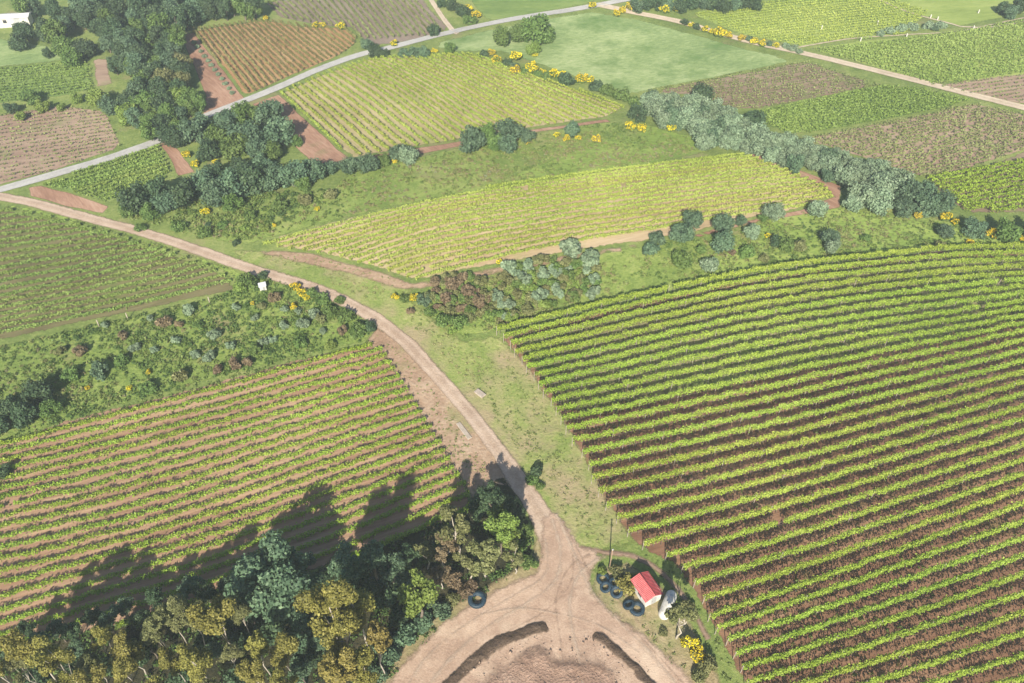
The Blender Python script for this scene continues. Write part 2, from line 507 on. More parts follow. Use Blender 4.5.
def sheet(name, pts, mat, layer, label, g=2.5, cat='field', world=False, lift=None):
    poly = densify(np.array(pts, float) if world else wpoly(pts))
    lo = poly.min(0); hi = poly.max(0)
    gx, gy = np.meshgrid(np.arange(lo[0], hi[0], g), np.arange(lo[1], hi[1], g))
    q = np.stack([gx.ravel(), gy.ravel()], 1)
    q = q[inside(q, poly)]
    if len(q): q = q[dist_poly(q, poly) > g * .45]
    allp = [Vector(p) for p in np.concatenate([poly, q])] if len(q) else [Vector(p) for p in poly]
    n = len(poly)
    vs, es, fs, *_ = delaunay_2d_cdt(allp, [(i, (i + 1) % n) for i in range(n)], [], 1, 1e-5)
    v2 = np.array([(v[0], v[1]) for v in vs])
    z = gz(v2[:, 0], v2[:, 1]) + .02 * layer
    if lift is not None: z = z + lift(v2[:, 0], v2[:, 1])
    d = np.minimum(dist_poly(v2, poly), 4.0)
    loops = [i for f in fs for i in (f if (v2[f[1]] - v2[f[0]])[0] * (v2[f[2]] - v2[f[0]])[1] - (v2[f[1]] - v2[f[0]])[1] * (v2[f[2]] - v2[f[0]])[0] > 0 else f[::-1])]
    me = np_mesh(name, np.column_stack([v2, z]), [len(f) for f in fs], loops, {'edge': ('POINT', d)}, True)
    o = link(name, me, mat)
    tag(o, label, cat, kind='structure')
    return o

def strip(name, pts, width, mat, layer, label, cat='road', step=1.2):
    """a road: a band of given half widths along a line measured in the photograph"""
    w = np.array([P(p[0], p[1])[:2] for p in pts])
    hw = np.array([(p[2] if len(p) > 2 else width) / 2 for p in pts])
    d = np.concatenate([[0], np.cumsum(np.hypot(*np.diff(w, axis=0).T))])
    s = np.arange(0, d[-1], step)
    # Catmull-Rom through the points
    def cr(a):
        idx = np.clip(np.searchsorted(d, s, 'right') - 1, 0, len(d) - 2)
        t = (s - d[idx]) / (d[idx + 1] - d[idx])
        p0 = a[np.maximum(idx - 1, 0)]; p1 = a[idx]; p2 = a[idx + 1]; p3 = a[np.minimum(idx + 2, len(a) - 1)]
        if a.ndim > 1: t = t[:, None]
        return .5 * (2 * p1 + (p2 - p0) * t + (2 * p0 - 5 * p1 + 4 * p2 - p3) * t ** 2 + (3 * p1 - p0 - 3 * p2 + p3) * t ** 3)
    c = cr(w); h = cr(hw)
    t = np.gradient(c, axis=0); t /= np.linalg.norm(t, axis=1, keepdims=True)
    nr = np.stack([-t[:, 1], t[:, 0]], 1)
    K = 9; ac = np.linspace(-1, 1, K)
    hl = h * (1 + .12 * (vnoise(s, s * 0 + 3, 5) - .5) * 2); hr = h * (1 + .12 * (vnoise(s, s * 0 + 33, 5) - .5) * 2)
    V = []; E = []; A = []
    for a in ac:
        hh = hl if a < 0 else hr
        q = c + nr * (a * hh)[:, None]
        sink = -.05 * np.exp(-((abs(a) - .45) / .14) ** 2)
        V.append(np.column_stack([q, gz(q[:, 0], q[:, 1]) + .02 * layer + .05 + sink])); E.append((1 - abs(a)) * hh); A.append(np.full(len(s), a))
    V = np.stack(V, 1).reshape(-1, 3); E = np.stack(E, 1).ravel(); A = np.stack(A, 1).ravel()
    n = len(s); lo = []
    for i in range(n - 1):
        for k in range(K - 1):
            lo += [i * K + k, (i + 1) * K + k, (i + 1) * K + k + 1, i * K + k + 1]
    # face up
    p0, p1, p2 = V[lo[0]], V[lo[1]], V[lo[2]]
    if np.cross(p1 - p0, p2 - p0)[2] < 0: lo = [lo[i + j] for i in range(0, len(lo), 4) for j in (3, 2, 1, 0)]
    me = np_mesh(name, V, np.full((n - 1) * (K - 1), 4), lo, {'edge': ('POINT', E), 'across': ('POINT', A)}, True)
    return tag(link(name, me, mat), label, cat, kind='structure'), c

# ------------------------------------------------------------------ scattered cover
def scatter(poly, dens, rng=R):
    lo = poly.min(0); hi = poly.max(0); n = int(np.prod(hi - lo) * dens)
    q = lo + rng.random((n, 2)) * (hi - lo)
    return q[inside(q, poly)]

def cover(name, areas, mat, label, cat='ground cover', rng=R):
    """low growth as one object: areas = [(pixel polygon, plants per m2, radius range, leaves, leaf size, tint range)]"""
    Vs = []; T = []
    for poly, dens, (r0, r1), nl, ls, (t0, t1) in areas:
        q = scatter(wpoly(poly), dens)
        cl = vnoise(q[:, 0], q[:, 1], 6)
        q = q[rng.random(len(q)) < .25 + 1.1 * cl]
        if not len(q): continue
        n = len(q); r = r0 + (r1 - r0) * rng.random(n) ** 2
        d = rng.normal(size=(n, nl, 3)); d[..., 2] = np.abs(d[..., 2]); d /= np.linalg.norm(d, axis=2, keepdims=True)
        rr = r[:, None, None] * (.5 + .55 * rng.random((n, nl, 1)))
        base = np.column_stack([q, gz(q[:, 0], q[:, 1])])[:, None, :]
        pos = base + d * rr * np.array([1, 1, .8])
        nrm = d * .6 + rng.normal(size=d.shape) * .5 + np.array([0, 0, .3])
        tn = np.clip(t0 + (t1 - t0) * (.55 * vnoise(q[:, 0] + 9, q[:, 1], 5) + .45 * rng.random(n)), 0, 1)
        Vs.append(quads(pos.reshape(-1, 3), nrm.reshape(-1, 3), ls * (.6 + .8 * rng.random(n * nl)) * np.repeat(.6 + .4 * r / r1, nl), 1.0, rng))
        T.append(np.clip(np.repeat(tn, nl) + rng.normal(size=n * nl) * .06, 0, 1))
    o = link(name, quad_mesh(name, np.concatenate(Vs), np.concatenate(T)), mat)
    return tag(o, label, cat, kind='stuff')

# ------------------------------------------------------------------ vine rows
def resample(pts, K):
    w = wpoly(pts); i = np.linspace(0, len(w) - 1, K)
    j = np.clip(i.astype(int), 0, len(w) - 2); t = (i - j)[:, None]
    p0 = w[np.maximum(j - 1, 0)]; p1 = w[j]; p2 = w[j + 1]; p3 = w[np.minimum(j + 2, len(w) - 1)]
    return .5 * (2 * p1 + (p2 - p0) * t + (2 * p0 - 5 * p1 + 4 * p2 - p3) * t ** 2 + (3 * p1 - p0 - 3 * p2 + p3) * t ** 3)

def row_lines(guides, counts, poly):
    """lines of vines laid between guide lines, cut to the field"""
    K = 40; G = [resample(g, K) for g in guides]; out = []
    for i, n in enumerate(counts):
        for k in range(n):
            out.append(G[i] + (G[i + 1] - G[i]) * (k / n))
    out.append(G[-1])
    pw = wpoly(poly); res = []
    for ln in out:
        d = np.concatenate([[0], np.cumsum(np.hypot(*np.diff(ln, axis=0).T))])
        s = np.arange(0, d[-1], .5)
        q = np.column_stack([np.interp(s, d, ln[:, 0]), np.interp(s, d, ln[:, 1])])
        ok = inside(q, pw)
        if ok.sum() < 8: continue
        idx = np.where(ok)[0]; runs = np.split(idx, np.where(np.diff(idx) > 1)[0] + 1)
        run = max(runs, key=len)
        if len(run) >= 8: res.append(q[run])
    return res

def row_leaves(q, per_m, z0, z1, half, leaf, gap, rng, clump=1.1, tb=.5, wig=.12):
    """leaf faces of one row: vines every ~1.1 m along it, some thin, some missing"""
    L = len(q) * .5; n = int(L * per_m)
    s = rng.random(n) * (len(q) - 1); i = np.minimum(s.astype(int), len(q) - 2); t = (s - i)[:, None]
    c = q[i] * (1 - t) + q[i + 1] * t
    tg = q[i + 1] - q[i]; tg /= np.linalg.norm(tg, axis=1, keepdims=True) + 1e-9
    nr = np.stack([-tg[:, 1], tg[:, 0]], 1)
    vi = np.floor(s * .5 / clump).astype(int)
    vig = rng.random(vi.max() + 1); hgt = .8 + .35 * rng.random(vi.max() + 1)
    vig = vig * .6 + .4 * vnoise(c[np.searchsorted(np.sort(vi), np.arange(vi.max() + 1)).clip(0, n - 1), 0], np.zeros(vi.max() + 1), 3)
    patch = vnoise(c[:, 0], c[:, 1], 7) * .6 + vnoise(c[:, 0] + 31, c[:, 1], 2.5) * .4
    keep = (vig[vi] > gap * .8) & (patch + .25 * rng.random(n) > gap * 1.1)
    ph = (s * .5 / clump) % 1 - .5
    keep &= rng.random(n) < 1.2 - .75 * np.abs(ph)
    c, nr, vi, ph, patch = c[keep], nr[keep], vi[keep], ph[keep], patch[keep]; n = len(c)
    if n < 4: return None
    off = rng.normal(size=n) * half * .55 + (vnoise(c[:, 0], c[:, 1], 1.7) - .5) * wig * 2
    hz = z0 + (z1 - z0) * hgt[vi] * np.sqrt(rng.random(n))
    p = c + nr * off[:, None]
    pos = np.column_stack([p, gz(p[:, 0], p[:, 1]) + hz])
    nrm = rng.normal(size=(n, 3)) * .6 + np.column_stack([nr * np.sign(off)[:, None] * .3, np.full(n, .55)])
    V = quads(pos, nrm, leaf * (.65 + .7 * rng.random(n)), 1.0, rng)
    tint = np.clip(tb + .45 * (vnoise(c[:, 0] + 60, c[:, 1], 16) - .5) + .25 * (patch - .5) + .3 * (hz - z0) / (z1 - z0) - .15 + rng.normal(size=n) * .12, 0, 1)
    return V, tint

EXTRA = []
def vineyard(guides, counts, poly, mat, place, per_m, z0, z1, half, leaf, gap, trellis=None, tb=.5, clump=1.1, seed=1, stuff=False, wig=.12, end='top'):
    rng = np.random.default_rng(seed)
    lines = row_lines(guides, counts, poly)
    for i, q in enumerate(lines):
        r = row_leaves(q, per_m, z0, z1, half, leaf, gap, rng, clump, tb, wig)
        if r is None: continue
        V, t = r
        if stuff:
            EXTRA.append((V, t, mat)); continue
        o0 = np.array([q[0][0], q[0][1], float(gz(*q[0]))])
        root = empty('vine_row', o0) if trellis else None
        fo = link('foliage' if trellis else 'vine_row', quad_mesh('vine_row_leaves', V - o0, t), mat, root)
        if root is None: fo.location = o0; root = fo
        tag(root, f"{ORD[i]} vine row from the {end} of {place}", 'vine row', 'vine rows of ' + place)
        if trellis:
            mb = MB(); n = len(q); st = 12
            for k in list(range(0, n, st)) + [n - 1]:
                x, y = q[k] - o0[:2]; z = float(gz(*q[k])) - o0[2]
                mb.tube([(x, y, z - .3), (x + rng.normal() * .03, y + rng.normal() * .03, z + z1 * .98)], [.05, .045], 5)
            for zz in (.75, 1.35):
                w = [(q[k][0] - o0[0], q[k][1] - o0[1], float(gz(*q[k])) - o0[2] + zz) for k in range(0, n, 6)]
                mb.tube(w, [.008] * len(w), 3, False)
            link('trellis', mb.mesh('trellis'), trellis, root)
            ms = MB()
            for k in np.arange(1, n - 1, 2.2):
                k = int(k); x, y = q[k] - o0[:2]; z = float(gz(*q[k])) - o0[2]
                a = rng.normal(size=2) * .06
                ms.tube([(x, y, z - .1), (x + a[0], y + a[1], z + .45), (x - a[0] * .5, y + a[1], z + z0 + .25)], [.045, .035, .025], 4, False)
            s = link('stems', ms.mesh('stems'), BARK, root); s['kind'] = 'stuff'
    return lines

# =================================================================== THE SETTING
soil_r = [(.115, .066, .046), (.185, .112, .078), (.235, .150, .105), (.330, .235, .165)]
soil_t = [(.160, .094, .062), (.250, .154, .102), (.315, .208, .138), (.415, .300, .200)]
grass_g = [(.070, .105, .028), (.115, .160, .042), (.170, .210, .062), (.240, .250, .100)]

M_ground = ground_mat('rough_grass', grass_g, big=.03, mid=.25, fine=1.8, patch=(.20, .165, .095), patch_amt=-.1, bump=.5, speck=(.045, .07, .025))
# the one sheet everything lies on, out to the far distance
xs = np.concatenate([np.linspace(-1500, -260, 18), np.arange(-250, 251, 4.0), np.linspace(260, 1500, 18)])
ys = np.concatenate([np.linspace(-300, 10, 12), np.arange(14, 420, 4.0), np.linspace(430, 2200, 24)])
gx, gy = np.meshgrid(xs, ys); gv = np.column_stack([gx.ravel(), gy.ravel(), gz(gx, gy).ravel()])
nx = len(xs); lo = []
for j in range(len(ys) - 1):
    i = np.arange(nx - 1) + j * nx
    lo.append(np.stack([i, i + 1, i + 1 + nx, i + nx], 1))
lo = np.concatenate(lo)
g = link('ground', np_mesh('ground', gv, np.full(len(lo), 4), lo.ravel(), None, True), M_ground)
tag(g, 'rough green grassland under the fields and woods', 'ground', kind='structure')

def field_soil(name, cols, ang, stretch=9, **kw):
    return ground_mat(name, cols, ang, stretch, edge=kw.pop('edge', .8), **kw)

def row_angle(a, b):
    p = P(*a); q = P(*b); return math.atan2(q[1] - p[1], q[0] - p[0])

# ---- fields
F1 = [(494, 333), (560, 317), (640, 300), (720, 281), (800, 267), (870, 257), (940, 250), (1030, 248), (1200, 246), (1300, 420), (1300, 900), (800, 900), (775, 740), (745, 690), (724, 650), (706, 620), (692, 592), (672, 566), (640, 552), (618, 530), (598, 500), (580, 460), (556, 420), (530, 378)]
F2 = [(-160, 478), (-60, 455), (14, 440), (60, 420), (140, 401), (200, 386), (260, 368), (320, 353), (370, 342), (386, 352), (398, 372), (412, 392), (424, 410), (436, 432), (446, 450), (458, 470), (472, 492), (478, 508), (450, 525), (400, 540), (300, 578), (200, 610), (100, 632), (0, 652), (-160, 690)]
F3 = [(-200, 178), (-60, 196), (0, 208), (60, 220), (120, 237), (180, 256), (222, 273), (238, 285), (230, 293), (190, 300), (140, 312), (90, 322), (40, 333), (0, 341), (-60, 354), (-200, 386)]
F4 = [(246, 244), (330, 222), (400, 205), (480, 190), (560, 177), (640, 165), (700, 158), (745, 155), (755, 158), (790, 172), (826, 187), (834, 197), (800, 209), (745, 221), (690, 234), (640, 243), (590, 250), (550, 256), (510, 263), (470, 270), (430, 279), (412, 281), (385, 272), (355, 263), (320, 254), (280, 249)]
F5 = [(279, 93), (320, 75), (365, 60), (385, 57), (430, 55), (470, 54), (490, 59), (530, 74), (580, 91), (628, 107), (606, 118), (560, 124), (520, 130), (440, 144), (400, 150), (352, 159)]
F6 = [(193, 30), (255, 21), (275, 21), (300, 26), (345, 28), (357, 37), (356, 45), (340, 56), (290, 77), (245, 97)]
F7 = [(264, 4), (285, -3), (330, -14), (400, -30), (420, -5), (436, 14), (452, 29), (430, 36), (400, 43), (378, 46), (362, 40), (350, 28), (330, 27), (300, 22), (280, 18)]
F14 = [(925, 180), (975, 168), (1024, 150), (1140, 128), (1200, 205), (1030, 213), (965, 214)]
F17 = [(42, 186), (100, 166), (160, 146), (166, 160), (173, 176), (140, 190), (112, 205), (80, 197)]

A1 = row_angle((682, 410), (1024, 336)); A2 = row_angle((200, 401), (340, 365)); A4 = row_angle((440, 227), (745, 178))
A5 = row_angle((340, 66), (420, 122)); A6 = row_angle((266, 22), (322, 68)); A3 = row_angle((0, 298), (140, 266))

M_f1 = field_soil('right_field_soil', [(.095, .048, .031), (.160, .086, .055), (.220, .127, .080), (.310, .200, .132)], A1, patch=(.15, .15, .06), patch_amt=-.35, speck=(.12, .13, .045))
M_f1g = field_soil('weedy_field_soil', [(.105, .095, .045), (.160, .145, .066), (.200, .190, .085), (.270, .225, .140)], A1, patch=(.125, .185, .042), patch_amt=.25, edge=2.2, edge_soft=1.2)
M_f2 = field_soil('left_field_soil', soil_t, A2, stretch=12, patch=(.17, .16, .07), patch_amt=-.25)
M_f3 = field_soil('green_field_soil', [(.075, .060, .036), (.110, .098, .048), (.145, .130, .064), (.200, .165, .105)], A3, patch=(.100, .145, .036), patch_amt=.05)
M_f4 = field_soil('middle_field_soil', [(.220, .160, .095), (.325, .245, .150), (.390, .305, .195), (.460, .375, .255)], A4, patch=(.21, .22, .075), patch_amt=.1)
M_f5 = field_soil('upper_field_soil', [(.200, .160, .085), (.285, .235, .130), (.340, .290, .165), (.400, .340, .210)], A5, patch=(.20, .225, .075), patch_amt=.15)
M_f6 = field_soil('orange_field_soil', [(.200, .112, .056), (.290, .172, .084), (.340, .220, .115), (.390, .280, .160)], A6)
M_f7 = field_soil('grey_field_soil', [(.120, .092, .076), (.165, .128, .104), (.200, .160, .130), (.250, .210, .170)], A6)
M_red = ground_mat('red_soil', [(.150, .082, .055), (.235, .135, .092), (.300, .185, .130), (.380, .265, .195)], A5, 6, edge=.2, patch=(.12, .14, .05), patch_amt=-.45)
M_brown = field_soil('brown_field_soil', [(.120, .088, .062), (.175, .130, .090), (.215, .165, .115), (.270, .215, .150)], .12, patch=(.105, .135, .045), patch_amt=.12)
M_pink = field_soil('pinkish_field_soil', [(.170, .115, .085), (.235, .165, .125), (.275, .205, .150), (.330, .255, .195)], .1, patch=(.150, .170, .070), patch_amt=.05)
M_green = field_soil('green_field_grass', [(.075, .125, .034), (.115, .175, .048), (.155, .215, .062), (.215, .250, .095)], .12, 5)
M_lime = field_soil('lime_field_grass', [(.140, .190, .044), (.195, .255, .062), (.245, .300, .082), (.300, .335, .115)], .12, 5)
M_meadow = ground_mat('pale_meadow_grass', [(.105, .165, .058), (.175, .240, .092), (.245, .305, .135), (.340, .375, .205)], .35, 1.8, big=.03, mid=.10, fine=1.2, edge=1.0, patch=(.085, .155, .042), patch_amt=.3, bump=.6)
M_dry = ground_mat('dry_grass', [(.155, .125, .065), (.245, .195, .110), (.320, .255, .155), (.400, .330, .220)], 0, 1, edge=.45, edge_soft=.6, patch=(.155, .185, .068), patch_amt=.35, bump=.5)
M_shou = ground_mat('bare_shoulder', [(.175, .115, .075), (.265, .180, .122), (.325, .235, .165), (.410, .320, .235)], 0, 1, edge=.45, edge_soft=.6, patch=(.175, .195, .070), patch_amt=.05, bump=.5)
M_verge = ground_mat('verge_grass', [(.100, .142, .036), (.162, .212, .055), (.225, .250, .085), (.320, .305, .150)], 0, 1, edge=1.1, edge_soft=.6, patch=(.285, .225, .140), patch_amt=.55, bump=.6)
M_weed = ground_mat('weedy_scrub_ground', [(.078, .122, .030), (.135, .192, .044), (.198, .250, .066), (.275, .290, .108)], 0, 1, edge=.9, patch=(.200, .165, .090), patch_amt=-.05, bump=.6)
M_shade_litter = ground_mat('shade_dark_litter', [(.014, .016, .009), (.026, .027, .014), (.045, .042, .022), (.080, .068, .040)], 0, 1, edge=1.0, bump=.6)  # litter colour pulled near black to hold the deep shade under the gums
M_lush = ground_mat('lush_grass', [(.100, .160, .034), (.155, .225, .048), (.215, .280, .068), (.290, .315, .105)], .2, 3, edge=1.0, patch=(.17, .17, .08), patch_amt=-.15, bump=.5)

sheet('meadow_field', [(424, 46), (480, 31), (540, 19), (590, 11), (640, 19), (700, 35), (760, 52), (803, 60), (720, 77), (660, 88), (630, 96), (600, 84), (560, 72), (500, 52), (455, 52)], M_meadow, 1, 'pale green rolling meadow above the upper vineyard')
sheet('meadow_field', [(466, -40), (470, 2), (487, 22), (540, 13), (598, 2), (600, -40)], M_green, 1, 'plain green field at the top edge beside the grey road')
sheet('scrub_field', [(-140, 380), (0, 343), (90, 324), (190, 303), (238, 290), (262, 272), (300, 286), (345, 305), (378, 326), (372, 341), (260, 368), (140, 401), (14, 440), (-160, 478)], M_weed, 1, 'weedy scrub slope between the two left vineyards')
sheet('grass_field', [(330, 190), (350, 172), (420, 155), (520, 135), (600, 122), (640, 120), (700, 152), (640, 166), (560, 178), (480, 192), (400, 206), (330, 223), (250, 245), (200, 240), (190, 225), (260, 205)], M_weed, 1, 'grassy fallow strip between the upper and middle vineyards')
sheet('grass_field', [(640, 122), (690, 135), (715, 152), (640, 167), (560, 178), (500, 180), (560, 155)], M_lush, 2, 'bright grassy slope beside the silvery tree belt')
sheet('scrub_field', [(408, 287), (500, 270), (640, 245), (745, 224), (838, 205), (940, 218), (1040, 238), (1040, 250), (940, 251), (800, 268), (640, 300), (494, 333), (462, 340), (432, 318)], M_weed, 1, 'weedy scrub slope above the right vineyard')
sheet('grass_field', [(770, 215), (838, 206), (930, 222), (1040, 240), (1040, 248), (940, 250), (800, 266), (650, 296), (720, 255)], M_lush, 2, 'lush green grass slope below the silvery tree belt')
sheet('litter_ground', [(-160, 700), (0, 645), (100, 626), (200, 604), (300, 572), (400, 534), (470, 500), (500, 470), (520, 490), (536, 530), (536, 566), (500, 586), (455, 618), (400, 665), (375, 720), (360, 900), (-160, 900)], M_shade_litter, 1, 'leafy ground under the gum trees, coloured dark for deep shade', cat='ground')
sheet('soil_field', F1, M_f1, 1, 'dark reddish soil of the big right vineyard')
sheet('grass_field', [(494, 334), (560, 318), (640, 301), (720, 282), (800, 268), (870, 258), (940, 251), (1030, 249), (1200, 247), (1300, 300), (1120, 306), (1024, 328), (940, 347), (860, 364), (780, 382), (690, 402), (620, 416), (560, 425), (530, 378)], M_f1g, 2, 'weedy greenish soil in the upper part of the right vineyard')
sheet('soil_field', F2, M_f2, 2, 'tan soil of the left vineyard above the gum trees')
sheet('soil_field', F3, M_f3, 1, 'grassy soil of the green vineyard at the left edge')
sheet('soil_field', F4, M_f4, 2, 'pale pinkish soil of the middle vineyard')
sheet('soil_field', F5, M_f5, 1, 'pale soil of the upper vineyard under the grey road')
sheet('soil_field', F6, M_f6, 1, 'orange-tan soil of the vineyard above the grey road')
sheet('soil_field', F7, M_f7, 1, 'grey-brown soil of the topmost vineyard')
sheet('soil_field', F14, M_brown, 2, 'brown soil of the striped vineyard at the right edge')
sheet('soil_field', F17, M_green, 1, 'green ground of the small vineyard below the grey road')
sheet('soil_field', [(252, 104), (279, 94), (352, 160), (396, 151), (440, 145), (520, 131), (606, 119), (612, 122), (560, 129), (520, 135), (440, 151), (400, 158), (352, 166), (312, 163)], M_red, 2, 'reddish bare strip round the upper vineyard', g=.8)
sheet('soil_field', [(180, 36), (194, 32), (246, 99), (215, 112), (202, 117), (206, 96), (190, 60)], M_red, 1, 'red bare strip left of the orange vineyard', g=.8)
sheet('soil_field', [(158, 142), (168, 138), (180, 152), (196, 172), (178, 177), (172, 166)], M_red, 1, 'short red strip below the grey road', g=.8)
sheet('soil_field', [(28, 187), (42, 185), (80, 196), (110, 206), (104, 214), (64, 207), (30, 196)], M_red, 1, 'red bare strip beside the small vineyard', g=.8)
sheet('soil_field', [(744, 153), (756, 154), (800, 170), (842, 186), (842, 208), (790, 217), (740, 227), (700, 238), (690, 235), (745, 221), (800, 209), (834, 197), (826, 188), (790, 174)], M_red, 3, 'reddish headland right of the middle vineyard', g=.8)
sheet('soil_field', [(412, 282), (430, 279), (510, 263), (600, 249), (640, 243), (640, 250), (560, 264), (500, 274), (430, 289), (400, 292), (340, 273), (290, 262), (240, 249), (280, 249), (320, 254), (385, 272)], M_shou, 3, 'bare tan headland below the middle vineyard', g=1.2)
sheet('grass_field', [(230, 246), (300, 252), (380, 274), (418, 286), (412, 296), (438, 318), (464, 338), (500, 330), (541, 376), (570, 420), (595, 460), (613, 500), (634, 530), (646, 550), (600, 556), (570, 560), (556, 545), (532, 502), (497, 449), (452, 393), (405, 342), (355, 307), (290, 281), (236, 264)], M_verge, 2, 'yellowish grass verge between the dirt road and the right vineyard', g=1.2)
sheet('grass_field', [(380, 322), (405, 342), (428, 366), (452, 393), (475, 420), (497, 449), (515, 475), (520, 500), (476, 512), (456, 478), (433, 442), (408, 398), (382, 356), (360, 342)], M_shou, 1, 'bare reddish shoulder left of the dirt road', g=1.2)
sheet('grass_field', [(-60, 187), (0, 201), (60, 213), (140, 236), (220, 262), (262, 276), (240, 287), (222, 273), (120, 237), (0, 207), (-60, 194)], M_lush, 2, 'bright grass verge beside the dirt road', g=1.0)
# fields of the left and right far corners
sheet('soil_field', [(-160, 130), (0, 114), (62, 104), (106, 111), (124, 147), (60, 169), (0, 186), (-160, 220)], M_pink, 1, 'pinkish brown field at the left edge')
sheet('grass_field', [(-160, 62), (0, 68), (88, 57), (95, 90), (60, 97), (0, 104), (-160, 120)], M_green, 1, 'green field beside the top left wood')
sheet('grass_field', [(-160, 44), (0, 38), (40, 44), (96, 54), (90, 58), (0, 68), (-160, 70)], M_meadow, 2, 'pale grass patch at the top left')
sheet('soil_field', [(91, 58), (108, 58), (115, 84), (96, 88)], M_pink, 2, 'small tan plot beside the top left wood', g=1.0)
sheet('soil_field', [(636, 91), (720, 77), (806, 61), (845, 74), (882, 85), (760, 109), (735, 110), (700, 96)], M_brown, 1, 'brown ploughed field in the upper right')
sheet('grass_field', [(756, 112), (880, 86), (925, 90), (974, 102), (900, 118), (790, 136), (764, 124)], M_green, 1, 'green field below the brown ploughed field')
sheet('soil_field', [(795, 138), (900, 119), (975, 103), (1030, 115), (1140, 118), (1140, 130), (1024, 151), (960, 172), (922, 178), (870, 160)], M_pink, 1, 'pinkish field above the striped vineyard')
sheet('grass_field', [(684, 12), (760, 3), (870, -8), (930, 12), (905, 35), (848, 39), (800, 47), (745, 36)], M_lime, 1, 'bright lime green field at the top right')
sheet('grass_field', [(806, 49), (860, 40), (960, 32), (1030, 20), (1160, 0), (1160, 70), (1030, 78), (930, 84), (870, 66)], M_lime, 1, 'green field above the right dirt road')
sheet('soil_field', [(930, 85), (1030, 72), (1160, 66), (1160, 128), (1024, 105), (960, 92)], M_pink, 2, 'pinkish field above the right dirt road')
sheet('grass_field', [(872, -10), (1000, -40), (1160, -40), (1160, -2), (1024, 14), (960, 27), (930, 20)], M_lime, 2, 'lime green field in the top right corner')

# ---- roads
M_road = ground_mat('dirt_road', [(.225, .160, .115), (.310, .230, .172), (.365, .280, .215), (.430, .345, .275)], 0, 1, mid=.5, fine=4, edge=.42, edge_soft=.35, bump=.35, patch=(.27, .20, .15), patch_amt=-.2, across=((.46, .37, .30), (.215, .185, .095)))
M_shade_path = ground_mat('dirt_path', [(.130, .080, .058), (.200, .135, .098), (.255, .180, .135), (.330, .250, .195)], 0, 1, edge=.3, edge_soft=.4, bump=.3)  # reddish earth, with the shade over this track mixed into its colour
M_grey = ground_mat('grey_road', [(.235, .230, .220), (.300, .295, .285), (.345, .340, .330), (.400, .395, .385)], 0, 1, edge=.15, bump=.05)
M_tan = ground_mat('tan_road', [(.270, .215, .155), (.360, .295, .220), (.430, .360, .275), (.500, .430, .340)], 0, 1, edge=.25, bump=.1, across=((.50, .43, .34), (.26, .22, .14)))
M_yard = ground_mat('dirt_yard', [(.225, .152, .112), (.315, .222, .165), (.385, .283, .213), (.470, .365, .285)], 0, 1, big=.08, mid=.45, fine=4.5, edge=.9, edge_soft=.6, bump=.3, patch=(.50, .40, .305), patch_amt=.15, speck=(.21, .145, .10))

strip('dirt_road', [(-130, 172), (-60, 184), (0, 197), (40, 205), (90, 219), (140, 232), (190, 248), (240, 266), (290, 281), (325, 293), (355, 307), (380, 322), (405, 342), (428, 366), (452, 393), (475, 420), (497, 449), (515, 475, 3.3), (532, 502, 3.6), (548, 530, 4.2), (560, 556, 5.0), (566, 585, 6)], 3.1, M_road, 5, 'pinkish dirt road curving down to the bare yard')
strip('grey_road', [(-120, 224), (-60, 206), (0, 190), (60, 173), (110, 158), (165, 138), (200, 119), (240, 103), (280, 87), (320, 69), (360, 55), (385, 49), (420, 40), (470, 28), (520, 18), (600, 5), (660, -8), (760, -30)], 2.9, M_grey, 4, 'pale grey road crossing the upper fields')
strip('dirt_road', [(598, 5), (640, 14), (680, 22), (720, 34), (760, 44), (810, 55), (860, 67), (900, 77), (940, 87), (980, 97), (1024, 108), (1090, 124), (1180, 146)], 3.2, M_tan, 4, 'tan dirt road running down the upper right')
strip('dirt_path', [(796, 48), (850, 39), (905, 35), (960, 31), (1024, 18), (1120, 0)], 1.0, M_tan, 4, 'narrow track between the top right fields', cat='path')
strip('dirt_path', [(868, -6), (905, 11), (948, 23), (965, 27), (1000, 26), (1060, 14)], 1.2, M_tan, 3, 'faint track in the top right corner', cat='path')
strip('dirt_path', [(424, -12), (436, 8), (452, 30), (458, 34)], 2.0, M_tan, 3, 'short track beside the topmost vineyard', cat='path')
strip('dirt_path', [(580, 548), (604, 553), (630, 556), (655, 568), (676, 588), (694, 614), (708, 640)], 1.3, M_shade_path, 4, 'narrow dirt track passing behind the red-roofed shed', cat='path')

sheet('grass_field', [(596, 566), (612, 562), (626, 560), (650, 572), (672, 592), (694, 622), (712, 655), (735, 700), (760, 760), (720, 760), (686, 694), (658, 660), (630, 636), (602, 614), (588, 590)], M_dry, 3, 'dry grassy patch round the red-roofed shed', g=1.0)
sheet('grass_field', [(540, 515), (548, 560), (546, 585), (480, 618), (410, 690), (370, 760), (345, 760), (372, 676), (394, 646), (436, 612), (470, 592), (500, 574), (526, 560)], M_dry, 3, 'dry brown edge between the yard and the trees', g=1.0)
def yard_lift(x, y):
    f = sstep(0, 3, 48 - y)
    return .05 * (vnoise(x, y, 2.5) - .5) + .10
YARD = [(538, 520), (536, 552), (532, 570), (512, 578), (490, 588), (470, 600), (447, 616), (422, 634), (397, 660), (378, 690), (350, 780), (340, 900), (800, 900), (745, 760), (705, 690), (676, 658), (645, 632), (618, 612), (600, 594), (594, 578), (602, 562), (622, 560), (600, 548), (584, 542), (570, 524), (556, 505)]
sheet('dirt_yard', YARD, M_yard, 4, 'bare pinkish dirt yard where the roads meet', g=.8, cat='yard', lift=yard_lift)

